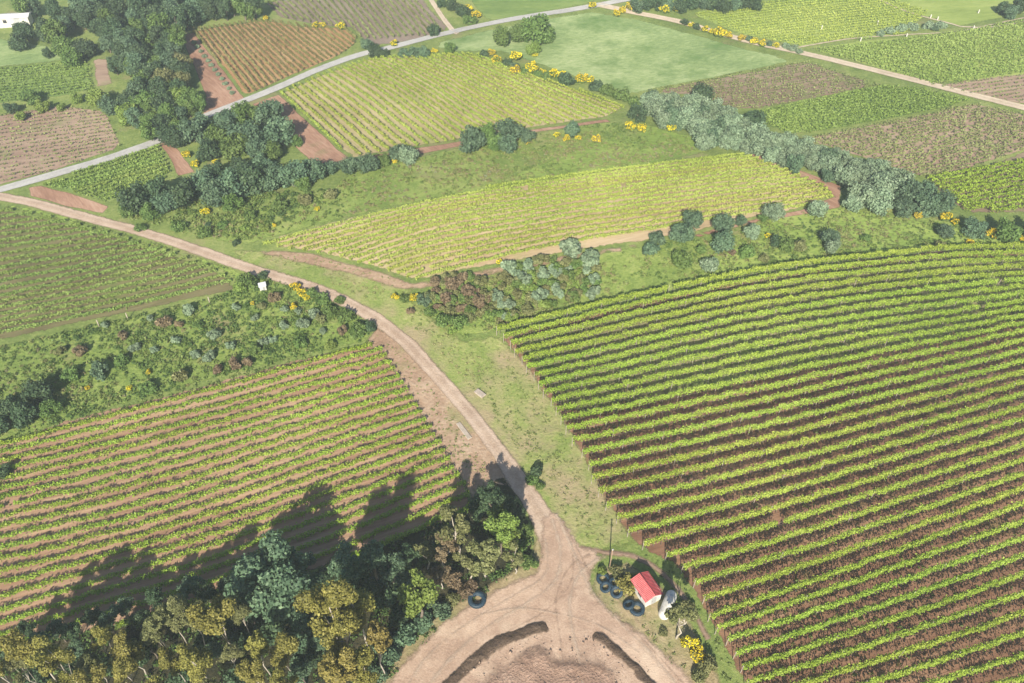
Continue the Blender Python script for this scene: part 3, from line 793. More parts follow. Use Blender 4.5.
M_track = ground_mat('wheel_track', [(.32, .24, .18), (.40, .31, .24), (.45, .355, .275), (.52, .42, .335)], 0, 1, edge=.55, edge_soft=.7, bump=.3)
M_rut = ground_mat('wheel_rut', [(.19, .125, .09), (.25, .175, .128), (.30, .215, .16), (.36, .265, .20)], 0, 1, edge=.5, edge_soft=.7, bump=.3)
TR = [([(552, 520), (560, 550), (556, 580), (530, 602), (490, 626), (450, 660), (420, 700)], .9, M_track), ([(562, 520), (572, 552), (570, 584), (545, 612), (505, 634), (468, 660), (436, 700)], .6, M_rut),
      ([(556, 515), (572, 550), (590, 590), (618, 622), (655, 660), (690, 705)], .9, M_track), ([(566, 530), (582, 560), (600, 598), (632, 630), (668, 668), (700, 705)], .6, M_rut),
      ([(545, 540), (545, 575), (512, 598), (472, 622), (430, 655), (400, 700)], .8, M_track), ([(598, 560), (580, 575), (570, 600), (572, 630), (580, 665), (584, 700)], .9, M_track),
      ([(590, 556), (570, 568), (556, 600), (560, 640), (566, 690)], .6, M_rut), ([(480, 616), (520, 610), (560, 616), (600, 628), (640, 655)], .7, M_track), ([(575, 560), (600, 580), (632, 618), (672, 655)], .6, M_rut)]
for k, (pts, wd, mt) in enumerate(TR):
    strip('wheel_track', pts, wd * 1.5, mt, 9 + k * .5, 'faint wheel track crossing the bare yard', cat='track', step=.6)

# ---- earth banks in the yard
M_bank = ground_mat('dark_earth', [(.045, .031, .023), (.075, .052, .038), (.110, .078, .057), (.180, .130, .096)], .5, 1.5, mid=.8, fine=5, bump=.8, edge=.42, edge_soft=.3)
M_mound = ground_mat('rough_earth', [(.170, .110, .080), (.265, .175, .130), (.330, .225, .170), (.420, .310, .240)], .5, 1.2, mid=.5, fine=4, edge=1.6, edge_soft=1.6, bump=.9, speck=(.14, .095, .07))
def bank(pts, label, hmax=.34):
    c = np.array([P(p[0], p[1])[:2] for p in pts]); wd = np.array([p[2] for p in pts])
    d = np.concatenate([[0], np.cumsum(np.hypot(*np.diff(c, axis=0).T))]); s = np.arange(0, d[-1], .22)
    q = np.column_stack([np.interp(s, d, c[:, 0]), np.interp(s, d, c[:, 1])]); k = np.ones(9) / 9
    q = np.column_stack([np.convolve(np.pad(q[:, i], 4, 'edge'), k, 'valid') for i in (0, 1)])
    h = np.interp(s, d, wd) * .5
    t = np.gradient(q, axis=0); t /= np.linalg.norm(t, axis=1, keepdims=True); nr = np.stack([-t[:, 1], t[:, 0]], 1)
    K = 15; V = []
    for a in np.linspace(-1, 1, K):
        e = q + nr * (a * h * (1.15 + .4 * (vnoise(s, np.full(len(s), (a > 0) * 9.0), 1.6) - .5)))[:, None]
        tap = np.clip(np.minimum(s, s[-1] - s) / 1.2, 0, 1)
        z = hmax * (1 - a * a) ** .8 * tap * (.6 + .7 * vnoise(e[:, 0], e[:, 1], 1.1)) + .16 * (vnoise(e[:, 0], e[:, 1], .3) - .5) * (1 - a * a)
        V.append(np.column_stack([e, gz(e[:, 0], e[:, 1]) + z + .06 - .12 * (abs(a) > .99)]))
    EG = np.stack([(1 - abs(a)) * h * np.clip(np.minimum(s, s[-1] - s) / .8, 0, 1) for a in np.linspace(-1, 1, K)], 1).ravel()
    V = np.stack(V, 1).reshape(-1, 3); n = len(s); lo = []
    for i in range(n - 1):
        for j in range(K - 1): lo += [i * K + j, i * K + j + 1, (i + 1) * K + j + 1, (i + 1) * K + j]
    p0, p1, p2 = V[lo[0]], V[lo[1]], V[lo[2]]
    if np.cross(p1 - p0, p2 - p0)[2] < 0: lo = [lo[i + j] for i in range(0, len(lo), 4) for j in (3, 2, 1, 0)]
    o = link('earth_bank', np_mesh('earth_bank', V, np.full((n - 1) * (K - 1), 4), lo, {'edge': ('POINT', EG)}, True), M_bank)
    tag(o, label, 'earth bank', 'dark earth banks in the yard', 'structure')
bank([(552, 626, 1.8), (530, 630, 2.0), (505, 640, 2.0), (482, 655, 1.9), (462, 672, 1.8), (442, 692, 1.7), (420, 725, 1.6)], 'dark earth bank curving down the left of the yard')
bank([(590, 632, 1.6), (606, 644, 1.7), (626, 660, 1.6), (646, 680, 1.5), (664, 700, 1.5), (690, 735, 1.4)], 'dark earth bank curving down the right of the yard')
sheet('earth_mound', [(548, 634), (560, 650), (590, 648), (612, 658), (640, 690), (670, 740), (440, 740), (462, 692), (486, 664), (520, 642)], M_mound, 7, 'rough lumpy earth between the two dark banks', g=.45, cat='mound',
      lift=lambda x, y: .45 * vnoise(x, y, 1.6) * vnoise(x + 5, y, .7) + .05)

# =================================================================== VINEYARDS
V_lime = leaf_mat('vine_leaves_lime', lv((.135, .205, .020), (.240, .345, .038), (.390, .475, .085)), transl=.32, var=.1)
V_green = leaf_mat('vine_leaves_green', lv((.090, .145, .028), (.165, .245, .050), (.265, .345, .095)), transl=.3, var=.1)
V_yell = leaf_mat('vine_leaves_yellow', lv((.165, .220, .032), (.275, .345, .058), (.400, .450, .110)), transl=.3, var=.1)
V_pale = leaf_mat('vine_leaves_pale', lv((.120, .150, .050), (.195, .225, .080), (.280, .305, .125)), transl=.3, var=.1)
V_tan = leaf_mat('vine_leaves_tan', lv((.120, .115, .042), (.190, .180, .066), (.270, .255, .105)), transl=.3, var=.1)
POST = simple_mat('weathered_post', (.20, .17, .14), (.36, .32, .27), 8, .9)

vineyard([[(400, 361), (490, 337), (600, 310), (720, 283), (820, 267), (900, 258), (960, 253), (1030, 252), (1120, 254), (1240, 262)],
          [(440, 464), (540, 440), (620, 424), (690, 409), (780, 390), (860, 372), (940, 355), (1024, 336), (1120, 313), (1240, 283)],
          [(520, 684), (640, 645), (719, 618), (765, 602), (850, 572), (935, 541), (1024, 508), (1110, 474), (1200, 438), (1300, 398)],
          [(520, 849), (640, 826), (719, 807), (765, 795), (850, 775), (935, 752), (1024, 728), (1110, 705), (1200, 680), (1300, 651)]],
         [12, 14, 11], F1, V_lime, 'the big right vineyard', 150, .8, 2.05, .26, .16, .06, trellis=POST, tb=.5, seed=3)
vineyard([[(-160, 480), (-60, 460), (16, 442), (80, 426), (140, 410), (200, 394), (270, 375), (330, 358), (400, 338)],
          [(-160, 575), (-60, 561), (20, 545), (80, 532), (140, 516), (200, 498), (270, 474), (340, 449), (460, 408)],
          [(-160, 700), (-60, 672), (20, 645), (100, 618), (170, 596), (240, 573), (320, 543), (400, 511), (520, 462)],
          [(-160, 780), (-60, 748), (20, 716), (100, 684), (170, 658), (240, 632), (320, 600), (400, 566), (520, 512)]],
         [11, 8, 4], F2, V_lime, 'the left vineyard above the gum trees', 88, .12, .75, .33, .18, .06, tb=.42, seed=4, wig=.2)
vineyard([[(-200, 240), (-60, 222), (0, 213), (70, 206), (150, 200), (230, 196)],
          [(-200, 352), (-60, 312), (0, 298), (70, 283), (140, 265), (230, 243)],
          [(-200, 402), (-60, 349), (0, 335), (70, 320), (140, 305), (260, 274)]],
         [13, 6], F3, V_green, 'the green vineyard at the left edge', 80, .10, .85, .25, .19, .03, tb=.6, seed=5, wig=.08)
vineyard([[(230, 249), (350, 218), (440, 197), (540, 181), (640, 168), (745, 155), (850, 141)],
          [(290, 273), (350, 255), (440, 226), (540, 208), (640, 193), (745, 179), (850, 167)],
          [(340, 306), (400, 286), (440, 273), (540, 249), (640, 232), (745, 215), (850, 199)]],
         [7, 8], F4, V_yell, 'the middle vineyard', 70, .12, .80, .30, .2, .05, tb=.5, seed=6)
vineyard([[(262, 76), (281, 93), (315, 124), (352, 160)], [(308, 44), (340, 66), (384, 94), (452, 146)],
          [(385, 34), (430, 56), (490, 88), (560, 126)], [(450, 34), (505, 60), (570, 87), (650, 118)]],
         [10, 14, 10], F5, V_yell, 'the upper vineyard under the grey road', 50, .12, .80, .28, .24, .04, tb=.45, seed=7, end='left', wig=.06)
vineyard([[(180, 12), (193, 29), (218, 62), (248, 102)], [(248, 8), (266, 22), (294, 45), (328, 73)], [(298, 12), (317, 26), (338, 42), (366, 62)], [(322, 8), (345, 24), (362, 38), (382, 54)]],
         [14, 7, 4], F6, V_tan, 'the orange vineyard above the grey road', 34, .12, .85, .22, .25, .02, tb=.4, seed=8, end='left', wig=.05)
vineyard([[(250, -10), (272, 6), (300, 30)], [(318, -25), (345, 2), (375, 40)], [(380, -35), (412, -2), (445, 36)]],
         [11, 11], F7, V_pale, 'the topmost grey vineyard', 26, .12, .85, .22, .28, .02, tb=.45, seed=9, end='left', wig=.05)
vineyard([[(900, 184), (960, 175), (1024, 163), (1100, 148), (1200, 128)], [(900, 224), (960, 217), (1024, 209), (1100, 198), (1200, 184)]],
         [10], F14, V_lime, 'the striped vineyard at the right edge', 44, .2, 1.2, .26, .25, .06, tb=.4, seed=10)
vineyard([[(20, 176), (60, 168), (110, 153), (170, 132)], [(20, 220), (60, 214), (110, 200), (190, 176)]],
         [12], F17, V_green, 'the small vineyard below the grey road', 34, .1, .85, .36, .28, .1, tb=.5, seed=12)
# fainter far fields: more rows than one could list, one object
BR = [(640, 91), (720, 77), (806, 61), (845, 74), (882, 85), (760, 109), (735, 110), (700, 96)]
vineyard([[(640, 80), (730, 62), (880, 40)], [(640, 122), (760, 108), (900, 84)]], [22], BR, V_pale, '', 10, .1, .6, .18, .28, .3, tb=.35, seed=13, stuff=True, wig=.04)
GR = [(756, 112), (880, 86), (925, 90), (974, 102), (900, 118), (790, 136), (764, 124)]
vineyard([[(740, 106), (850, 82), (980, 62)], [(740, 152), (860, 132), (1000, 106)]], [20], GR, V_green, '', 26, .1, .8, .22, .28, .1, tb=.5, seed=14, stuff=True, wig=.04)
PK = [(800, 140), (900, 120), (975, 104), (1030, 116), (1140, 120), (1140, 130), (1024, 151), (960, 172), (922, 178), (870, 160)]
vineyard([[(780, 132), (900, 108), (1030, 88), (1150, 70)], [(820, 200), (920, 180), (1030, 158), (1150, 132)]], [26], PK, V_pale, '', 16, .1, .7, .18, .28, .25, tb=.5, seed=15, stuff=True, wig=.04)
LI = [(690, 14), (760, 4), (870, -8), (930, 12), (905, 35), (848, 39), (800, 47), (745, 36)]
vineyard([[(670, 0), (760, -12), (940, -30)], [(670, 64), (800, 48), (940, 30)]], [26], LI, V_yell, '', 16, .1, .7, .22, .26, .06, tb=.55, seed=16, stuff=True, wig=.04)
GG = [(806, 49), (860, 40), (960, 32), (1030, 20), (1160, 0), (1160, 70), (1030, 78), (930, 84), (870, 66)]
vineyard([[(800, 44), (900, 34), (1030, 16), (1170, -4)], [(800, 104), (900, 90), (1030, 72), (1170, 54)]], [28], GG, V_green, '', 14, .1, .8, .22, .3, .12, tb=.6, seed=17, stuff=True, wig=.04)
LG = [(-160, 62), (0, 68), (88, 57), (95, 90), (60, 97), (0, 104), (-160, 120)]
vineyard([[(-160, 62), (0, 60), (110, 50)], [(-160, 118), (0, 108), (110, 92)]], [18], LG, V_green, '', 12, .1, .7, .22, .3, .15, tb=.4, seed=18, stuff=True, wig=.04)
PF = [(-160, 130), (0, 114), (62, 104), (104, 111), (122, 147), (60, 169), (0, 186), (-160, 220)]
vineyard([[(-160, 128), (0, 106), (140, 92)], [(-160, 240), (0, 200), (140, 166)]], [24], PF, V_pale, '', 7, .1, .55, .18, .28, .25, tb=.4, seed=19, stuff=True, wig=.04)
PR = [(930, 85), (1030, 72), (1160, 66), (1160, 128), (1024, 105), (960, 92)]
vineyard([[(920, 76), (1030, 62), (1170, 50)], [(920, 140), (1030, 120), (1170, 104)]], [16], PR, V_pale, '', 7, .1, .55, .18, .28, .25, tb=.4, seed=20, stuff=True, wig=.04)
allV = np.concatenate([e[0] for e in EXTRA]); allT = np.concatenate([e[1] for e in EXTRA])
me = quad_mesh('far_vines', allV, allT)
mats = [V_pale, V_green, V_lime, V_yell]
for m in mats: me.materials.append(m)
me.polygons.foreach_set('material_index', np.concatenate([np.full(len(e[1]), mats.index(e[2])) for e in EXTRA]).astype(np.int32))
tag(link('vineyard_rows', me), 'faint low vine rows across the far upper fields', 'vine rows', kind='stuff')

# =================================================================== TREES AND BUSHES
def many(kind, rows, place, **kw):
    for r in rows: plant(kind, r[0], r[1], r[2], r[3], place, **kw)

def wood(poly, step, rr, tones, place, kinds=('tall',), jit=.45, clip=None):
    pl = np.array(poly, float); lo = pl.min(0); hi = pl.max(0); y = lo[1]; k = 0
    while y < hi[1]:
        x = lo[0] + (step * .5 if k % 2 else 0)
        while x < hi[0]:
            p = np.array([[x + random.uniform(-1, 1) * step * jit, y + random.uniform(-1, 1) * step * jit * .7]])
            if inside(p, pl)[0] and not (p[0][0] < 44 and 7 < p[0][1] < 27):
                plant(random.choice(kinds), p[0][0], p[0][1], random.uniform(*rr), random.choice(tones), place)
            x += step
        y += step * .72; k += 1

random.seed(21)
wood([(0, 2), (45, 3), (110, -6), (180, -8), (262, 0), (250, 14), (192, 20), (176, 28), (60, 34), (30, 32), (0, 30)], 14, (7, 11), ['dark', 'blue', 'dark', 'dark', 'mid'], 'high in the top left wood')
wood([(104, 36), (176, 32), (182, 60), (196, 84), (150, 80), (106, 62)], 13.5, (7, 10.5), ['dark', 'blue', 'dark', 'olive', 'mid'], 'midway down the top left wood')
wood([(112, 80), (150, 84), (198, 88), (206, 106), (196, 112), (166, 128), (150, 138), (136, 132), (122, 112)], 12.5, (6.5, 10), ['blue', 'dark', 'mid', 'dark', 'mid'], 'low in the top left wood')
many('round', [(64, 46, 12, 'mid'), (72, 58, 9, 'mid'), (84, 48, 11, 'dark'), (98, 97, 11, 'light'), (126, 114, 11, 'light'), (184, 99, 10, 'light'), (110, 104, 10, 'blue'), (143, 82, 11, 'mid'), (170, 135, 11, 'dark'), (181, 130, 11, 'mid'), (191, 126, 10, 'dark'), (201, 122, 9, 'blue')], 'edging the top left wood')
many('round', [(18, 42, 9.5, 'dark'), (47, 53, 5, 'dark'), (30, 97, 9, 'mid'), (10, 107, 7, 'dark'), (42, 106, 7, 'light'), (20, 116, 5.5, 'light'), (62, 107, 4.5, 'light'), (77, 98, 6, 'light')], 'on the top left grass')
# belt below the grey road
many('round', [(193, 131, 12, 'blue'), (207, 150, 12, 'dark'), (226, 122, 13, 'blue'), (244, 114, 12, 'mid'), (265, 113, 15, 'blue'), (280, 132, 15, 'blue'), (247, 134, 15, 'blue'), (233, 146, 13, 'mid'), (258, 147, 11, 'blue'), (176, 139, 9, 'dark'), (296, 141, 6, 'mid'), (215, 136, 11, 'mid'), (272, 152, 10, 'mid')], 'just below the grey road')
many('round', [(138, 197, 16, 'dark'), (158, 190, 13, 'dark'), (166, 202, 12, 'blue'), (185, 192, 14, 'dark'), (200, 183, 13, 'blue'), (216, 193, 14, 'blue'), (234, 185, 16, 'blue'), (253, 178, 16, 'dark'), (273, 177, 13, 'blue'), (291, 173, 15, 'blue'), (262, 164, 10, 'blue'), (215, 172, 10, 'dark'), (240, 166, 10, 'dark'), (311, 171, 12, 'blue'), (127, 207, 10, 'mid'), (150, 212, 9, 'mid'), (304, 183, 8, 'mid'), (232, 203, 9, 'mid')], 'in belt beside the small vineyard')
many('round', [(327, 167, 9, 'blue'), (349, 166, 9, 'blue'), (367, 163, 11, 'blue'), (398, 152, 9, 'blue'), (409, 154, 9, 'silver'), (383, 160, 7, 'mid')], 'along the upper vineyard foot')
many('round', [(471, 139, 13, 'blue'), (487, 134, 10, 'mid'), (507, 132, 13, 'blue'), (509, 143, 10, 'blue'), (496, 143, 9, 'mid'), (527, 136, 7, 'blue'), (573, 129, 8.5, 'blue')], 'under the upper vineyard')
many('round', [(534, 28, 15, 'mid'), (519, 33, 9, 'mid'), (502, 36, 9.5, 'mid'), (548, 34, 8, 'mid'), (534, 49, 7, 'light')], 'on the pale meadow')
many('round', [(434, 30, 6, 'dark'), (452, 5, 6, 'dark'), (463, 11, 7, 'dark'), (470, 20, 6, 'mid'), (441, 3, 5, 'dark'), (415, 52, 6, 'blue'), (425, 52, 6, 'blue'), (449, 48, 6, 'mid'), (404, 53, 5, 'blue'), (375, 51, 7, 'dark'), (366, 44, 6, 'blue'), (384, 53, 5, 'dark')], 'beside the upper grey road')
many('shrub', [(484, 54, 5.5, 'dark'), (507, 63, 5.5, 'dark'), (524, 71, 5, 'mid'), (566, 80, 9, 'dark'), (546, 77, 5, 'mid'), (596, 86, 7, 'dark'), (608, 89, 8, 'mid'), (622, 95, 9, 'mid'), (538, 74, 5, 'mid'), (514, 66, 5, 'blue'), (635, 102, 7, 'mid')], 'in hedge above the upper vineyard')
many('broom', [(515, 56, 6.5, 'mid'), (496, 60, 6, 'mid'), (491, 53, 4.5, 'olive'), (531, 67, 7, 'mid'), (516, 70, 5.5, 'olive'), (553, 74, 7.5, 'mid'), (542, 72, 4, 'mid'), (582, 78, 6.5, 'mid'), (591, 80, 5, 'mid'), (562, 74, 5, 'mid'), (535, 55, 3, 'mid')], 'in hedge above the upper vineyard')
many('broom', [(476, 15, 5.5, 'dark'), (468, 8, 4.5, 'dark'), (395, 43, 4.5, 'mid'), (434, 51, 3.5, 'mid'), (616, 13, 4.5, 'mid'), (592, 5, 4.5, 'mid'), (629, 6, 6, 'olive'), (665, 9, 5, 'mid'), (678, 9, 4.5, 'mid'), (623, 10, 4, 'mid'), (316, 25, 4, 'mid'), (341, 26, 4.5, 'mid'), (322, 25, 3.5, 'olive'), (266, 18, 3, 'mid')], 'by the top edge fields')
many('broom', [(706, 29, 4.5, 'mid'), (720, 33, 6.5, 'mid'), (742, 38, 4.5, 'olive'), (755, 41, 4.5, 'mid'), (763, 43, 4.5, 'mid'), (776, 45, 3.5, 'mid'), (713, 31, 4, 'mid'), (692, 25, 3.5, 'mid'), (730, 35, 4, 'olive')], 'lining the tan road')
many('shrub', [(793, 48, 5, 'silver'), (799, 51, 4, 'silver'), (786, 46, 4, 'silver'), (750, 39, 4, 'blue'), (770, 44, 4, 'blue'), (697, 27, 4, 'dark'), (685, 22, 4, 'dark')], 'lining the tan road')
many('round', [(x, 4 + 2 * math.sin(x), 7 + 1.5 * math.sin(x * 2), 'dark' if i % 3 else 'blue') for i, x in enumerate(range(636, 764, 11))], 'in the top edge row')
many('round', [(1003, 8, 6.5, 'dark'), (1012, 12, 6.5, 'blue'), (1020, 6, 8, 'dark')], 'in the top right corner')
many('shrub', [(880, 33, 5, 'silver'), (890, 31, 5, 'silver'), (902, 28, 5.5, 'silver'), (913, 27, 5.5, 'silver'), (928, 26, 5, 'silver'), (941, 25, 5, 'silver'), (935, 28, 4, 'blue')], 'in the short top right row')
# silvery belt
wood([(646, 100), (668, 98), (700, 101), (728, 113), (752, 127), (790, 140), (830, 153), (860, 163), (896, 170), (880, 186), (846, 180), (812, 170), (780, 160), (750, 148), (716, 146), (702, 140), (690, 126), (662, 120), (648, 114)], 9.5, (7, 10.5), ['silver', 'silver', 'silver', 'silver', 'silver', 'silver', 'blue'], 'in the long silvery belt', kinds=('round',))
many('round', [(862, 196, 14, 'silver'), (884, 186, 15, 'silver'), (900, 178, 12, 'silver'), (880, 203, 12, 'silver'), (908, 192, 14, 'blue'), (925, 190, 11, 'blue'), (928, 204, 12, 'blue'), (943, 203, 11, 'blue'), (905, 208, 10, 'blue'), (852, 203, 9, 'silver')], 'ending the silvery belt')
many('round', [(703, 93, 10, 'dark'), (755, 117, 9, 'dark'), (652, 98, 8, 'blue'), (638, 113, 9, 'dark'), (672, 117, 10, 'blue')], 'flanking the upper silvery belt')
many('round', [(976, 228, 11, 'blue'), (945, 231, 8, 'blue'), (1008, 229, 13, 'mid'), (1034, 230, 11, 'dark')], 'beside the striped vineyard')
many('broom', [(885, 207, 8, 'olive'), (918, 215, 4.5, 'olive'), (945, 216, 6.5, 'mid'), (956, 222, 5, 'mid'), (991, 233, 7, 'mid'), (970, 242, 4, 'olive'), (1023, 238, 5, 'mid'), (768, 236, 4, 'mid')], 'below the silvery belt')
many('broom', [(631, 126, 6, 'mid'), (643, 128, 6, 'mid'), (671, 128, 5, 'mid'), (557, 135, 4, 'mid'), (566, 138, 4.5, 'mid'), (578, 138, 3.5, 'mid'), (597, 139, 5, 'olive'), (394, 161, 3.5, 'mid'), (527, 142, 3, 'olive')], 'on the fallow strip')
many('broom', [(187, 154, 5, 'mid'), (195, 164, 5, 'mid'), (228, 143, 4, 'mid'), (215, 163, 4.5, 'olive'), (205, 212, 5, 'mid'), (317, 209, 3, 'mid'), (274, 225, 2.8, 'mid')], 'in trees below the grey road')
# bushes on the slope above the right vineyard
many('round', [(694, 219, 10, 'blue'), (682, 232, 11.5, 'blue'), (723, 224, 10, 'blue'), (722, 241, 11, 'blue'), (741, 220, 5.5, 'blue'), (753, 231, 8.5, 'silver'), (774, 212, 10, 'silver'), (762, 217, 5, 'mid'), (818, 209, 10, 'silver'), (830, 237, 9, 'blue'), (834, 246, 8, 'silver'), (778, 241, 6.5, 'dark')], 'below the middle vineyard')
many('shrub', [(786, 245, 9, 'mid'), (710, 265, 10.5, 'silver'), (682, 260, 10, 'mid'), (747, 253, 8, 'mid'), (657, 238, 8, 'blue'), (650, 249, 9, 'blue'), (732, 252, 4, 'rust'), (800, 246, 8, 'olive'), (866, 238, 5, 'mid'), (700, 250, 6, 'mid'), (940, 244, 5, 'olive'), (765, 258, 6, 'olive')], 'below the middle vineyard')
many('spiky', [(570, 248, 13, 'silver'), (591, 259, 11.5, 'silver'), (594, 292, 9, 'silver'), (572, 297, 7.5, 'mid'), (509, 265, 8, 'silver'), (481, 281, 8, 'olive'), (528, 264, 8, 'silver'), (526, 279, 9, 'silver'), (544, 274, 8, 'silver'), (538, 296, 9, 'silver'), (556, 289, 8, 'silver'), (519, 294, 7, 'olive'), (503, 277, 7, 'olive'), (556, 268, 6, 'mid'), (580, 280, 7, 'olive'), (545, 258, 6, 'olive')], 'in scrub beside the road bend')
many('spiky', [(452, 284, 9, 'rust'), (468, 292, 9, 'rust'), (462, 278, 8, 'rust'), (480, 300, 8, 'rust'), (446, 298, 8, 'rust'), (488, 310, 7, 'olive'), (410, 311, 5, 'rust')], 'in scrub beside the road bend')
many('shrub', [(424, 300, 8, 'blue'), (444, 321, 9, 'mid'), (459, 322, 9, 'mid'), (430, 312, 6, 'mid'), (405, 298, 5.5, 'mid'), (470, 316, 7, 'olive'), (452, 330, 5, 'light')], 'in scrub beside the road bend')
many('broom', [(395, 297, 4.5, 'mid'), (414, 297, 5, 'mid'), (500, 262, 3.5, 'mid'), (519, 268, 2.5, 'mid')], 'in scrub beside the road bend')
# scrub slope on the left
wood([(478, 296), (505, 268), (560, 254), (604, 262), (606, 290), (560, 303), (505, 320), (480, 318)], 10, (4.5, 7.5), ['olive', 'silver', 'mid', 'olive', 'light'], 'in scrub beside the road bend', kinds=('spiky',), jit=.5)
wood([(424, 292), (442, 275), (476, 270), (492, 296), (474, 318), (438, 312)], 9.5, (4, 7), ['olive', 'rust', 'olive', 'mid'], 'in scrub beside the road bend', kinds=('spiky',), jit=.5)
many('broom', [(296, 286, 5.5, 'mid'), (301, 293, 6, 'mid'), (306, 298, 4, 'mid'), (294, 306, 4.5, 'mid'), (149, 372, 3.5, 'mid'), (130, 388, 3.5, 'mid'), (87, 388, 3, 'olive'), (253, 303, 3, 'olive')], 'on the left scrub slope')
many('spiky', [(285, 309, 5, 'silver'), (299, 311, 5, 'silver'), (313, 313, 6.5, 'silver'), (303, 323, 7, 'silver'), (283, 325, 5.5, 'silver'), (264, 341, 5.5, 'silver'), (273, 340, 4.5, 'silver'), (323, 331, 4.5, 'silver'), (235, 307, 5, 'silver'), (231, 345, 5.5, 'silver'), (255, 318, 4.5, 'silver'), (154, 350, 5, 'silver'), (175, 340, 5.5, 'silver'), (194, 355, 5.5, 'silver'), (209, 357, 7, 'silver'), (214, 335, 7, 'silver'), (105, 325, 5, 'silver'), (187, 310, 7, 'silver'), (134, 348, 6, 'silver'), (268, 340, 4, 'silver'), (150, 318, 5, 'silver')], 'on the left scrub slope')
many('spiky', [(124, 335, 6, 'rust'), (164, 321, 8, 'rust'), (80, 351, 8, 'rust'), (234, 363, 8, 'rust'), (217, 369, 6, 'rust'), (247, 362, 6, 'rust'), (274, 297, 7, 'rust'), (262, 306, 6, 'olive'), (322, 318, 7, 'olive'), (180, 375, 8, 'olive'), (342, 330, 6, 'rust'), (178, 324, 5, 'rust'), (60, 350, 6, 'olive')], 'on the left scrub slope')
many('shrub', [(247, 281, 10, 'mid'), (240, 287, 7, 'light'), (313, 293, 6.5, 'mid'), (322, 299, 7, 'mid'), (331, 311, 8.5, 'mid'), (346, 316, 9, 'mid'), (357, 330, 9, 'mid'), (370, 327, 7, 'dark'), (100, 371, 10, 'blue'), (340, 300, 5, 'mid'), (120, 360, 8, 'mid'), (70, 375, 9, 'mid'), (198, 325, 6, 'mid'), (148, 388, 8, 'mid'), (255, 350, 6, 'mid'), (300, 342, 7, 'mid'), (330, 344, 6, 'light'), (263, 275, 5, 'dark')], 'on the left scrub slope')
many('round', [(37, 393, 14, 'dark'), (22, 414, 13, 'dark'), (9, 406, 11, 'dark'), (50, 408, 9, 'mid'), (-6, 425, 12, 'dark'), (2, 472, 8, 'dark')], 'ending the left scrub slope')
many('shrub', [(140, 228, 6, 'mid'), (205, 233, 7, 'mid'), (236, 243, 4, 'dark'), (178, 226, 7, 'mid'), (222, 225, 6, 'mid'), (250, 215, 7, 'mid'), (280, 205, 8, 'mid'), (305, 200, 7, 'olive'), (330, 195, 7, 'olive'), (245, 228, 5, 'light'), (208, 224, 4, 'dark'), (265, 228, 5, 'light')], 'on bank above the dirt road')
# young pale shrubs along the red strip
many('shrub', [(194 + i * 3.45, 42 + i * 4.6, 2.6, 'silver') for i in range(12)], 'along the upper red strip')
# bottom left trees
many('big', [(273, 578, 37, 'blue')], 'standing above the gum trees', noun='broad oak tree')
many('high', [(345, 563, 19, 'blue'), (370, 557, 18, 'blue'), (362, 584, 15, 'dark'), (390, 566, 16, 'blue'), (408, 556, 13, 'dark')], 'behind the bottom left gums')
many('open', [(442, 548, 15, 'rust'), (425, 552, 13, 'olive'), (456, 527, 19, 'olive'), (448, 517, 13, 'olive'), (485, 553, 18, 'olive'), (468, 563, 15, 'olive'), (515, 557, 13, 'olive'), (440, 572, 12, 'rust')], 'at the dirt yard corner')
many('high', [(502, 526, 17, 'light'), (510, 538, 12, 'light'), (418, 592, 21, 'light')], 'at the dirt yard corner')
many('high', [(489, 492, 14, 'dark'), (505, 505, 13, 'dark'), (498, 512, 12, 'mid')], 'just above the dirt yard')
many('round', [ (516, 516, 9, 'dark'), (478, 506, 12, 'dark'), (524, 532, 8, 'mid')], 'just above the dirt yard')
many('shrub', [(529, 563, 9, 'mid'), (522, 545, 7, 'mid'), (536, 471, 7, 'dark'), (532, 480, 6, 'mid'), (540, 486, 5, 'mid')], 'where road meets dirt yard')
many('shrub', [(442, 611, 9, 'blue'), (422, 622, 11, 'blue'), (405, 636, 12, 'blue'), (391, 655, 11, 'blue'), (381, 642, 10, 'blue'), (452, 600, 8, 'olive'), (378, 675, 11, 'blue'), (432, 604, 7, 'blue'), (398, 618, 10, 'dark'), (464, 594, 6, 'rust')], 'along the left yard edge')
many('gum', [(22, 645, 17, 'gold'), (52, 655, 15, 'gold'), (88, 660, 11, 'olive'), (98, 640, 11, 'gold'), (95, 680, 13, 'gold'), (122, 645, 16, 'gold'), (126, 674, 13, 'gold'), (154, 632, 14, 'olive'), (167, 612, 12, 'olive'), (190, 612, 14, 'olive'), (213, 608, 18, 'gold'), (170, 661, 11, 'gold'), (195, 660, 15, 'gold'), (231, 657, 11, 'olive'), (256, 645, 14, 'gold'), (252, 668, 13, 'gold'), (281, 652, 14, 'gold'), (286, 680, 12, 'gold'), (326, 605, 22, 'gold'), (354, 602, 20, 'gold'), (344, 632, 17, 'gold'), (376, 638, 16, 'amber'), (337, 663, 18, 'amber'), (364, 672, 15, 'gold'), (18, 668, 13, 'olive'), (240, 612, 11, 'olive'), (60, 690, 13, 'gold'), (160, 692, 13, 'gold'), (215, 690, 12, 'olive'), (-14, 660, 15, 'gold')], 'in the bottom left stand')
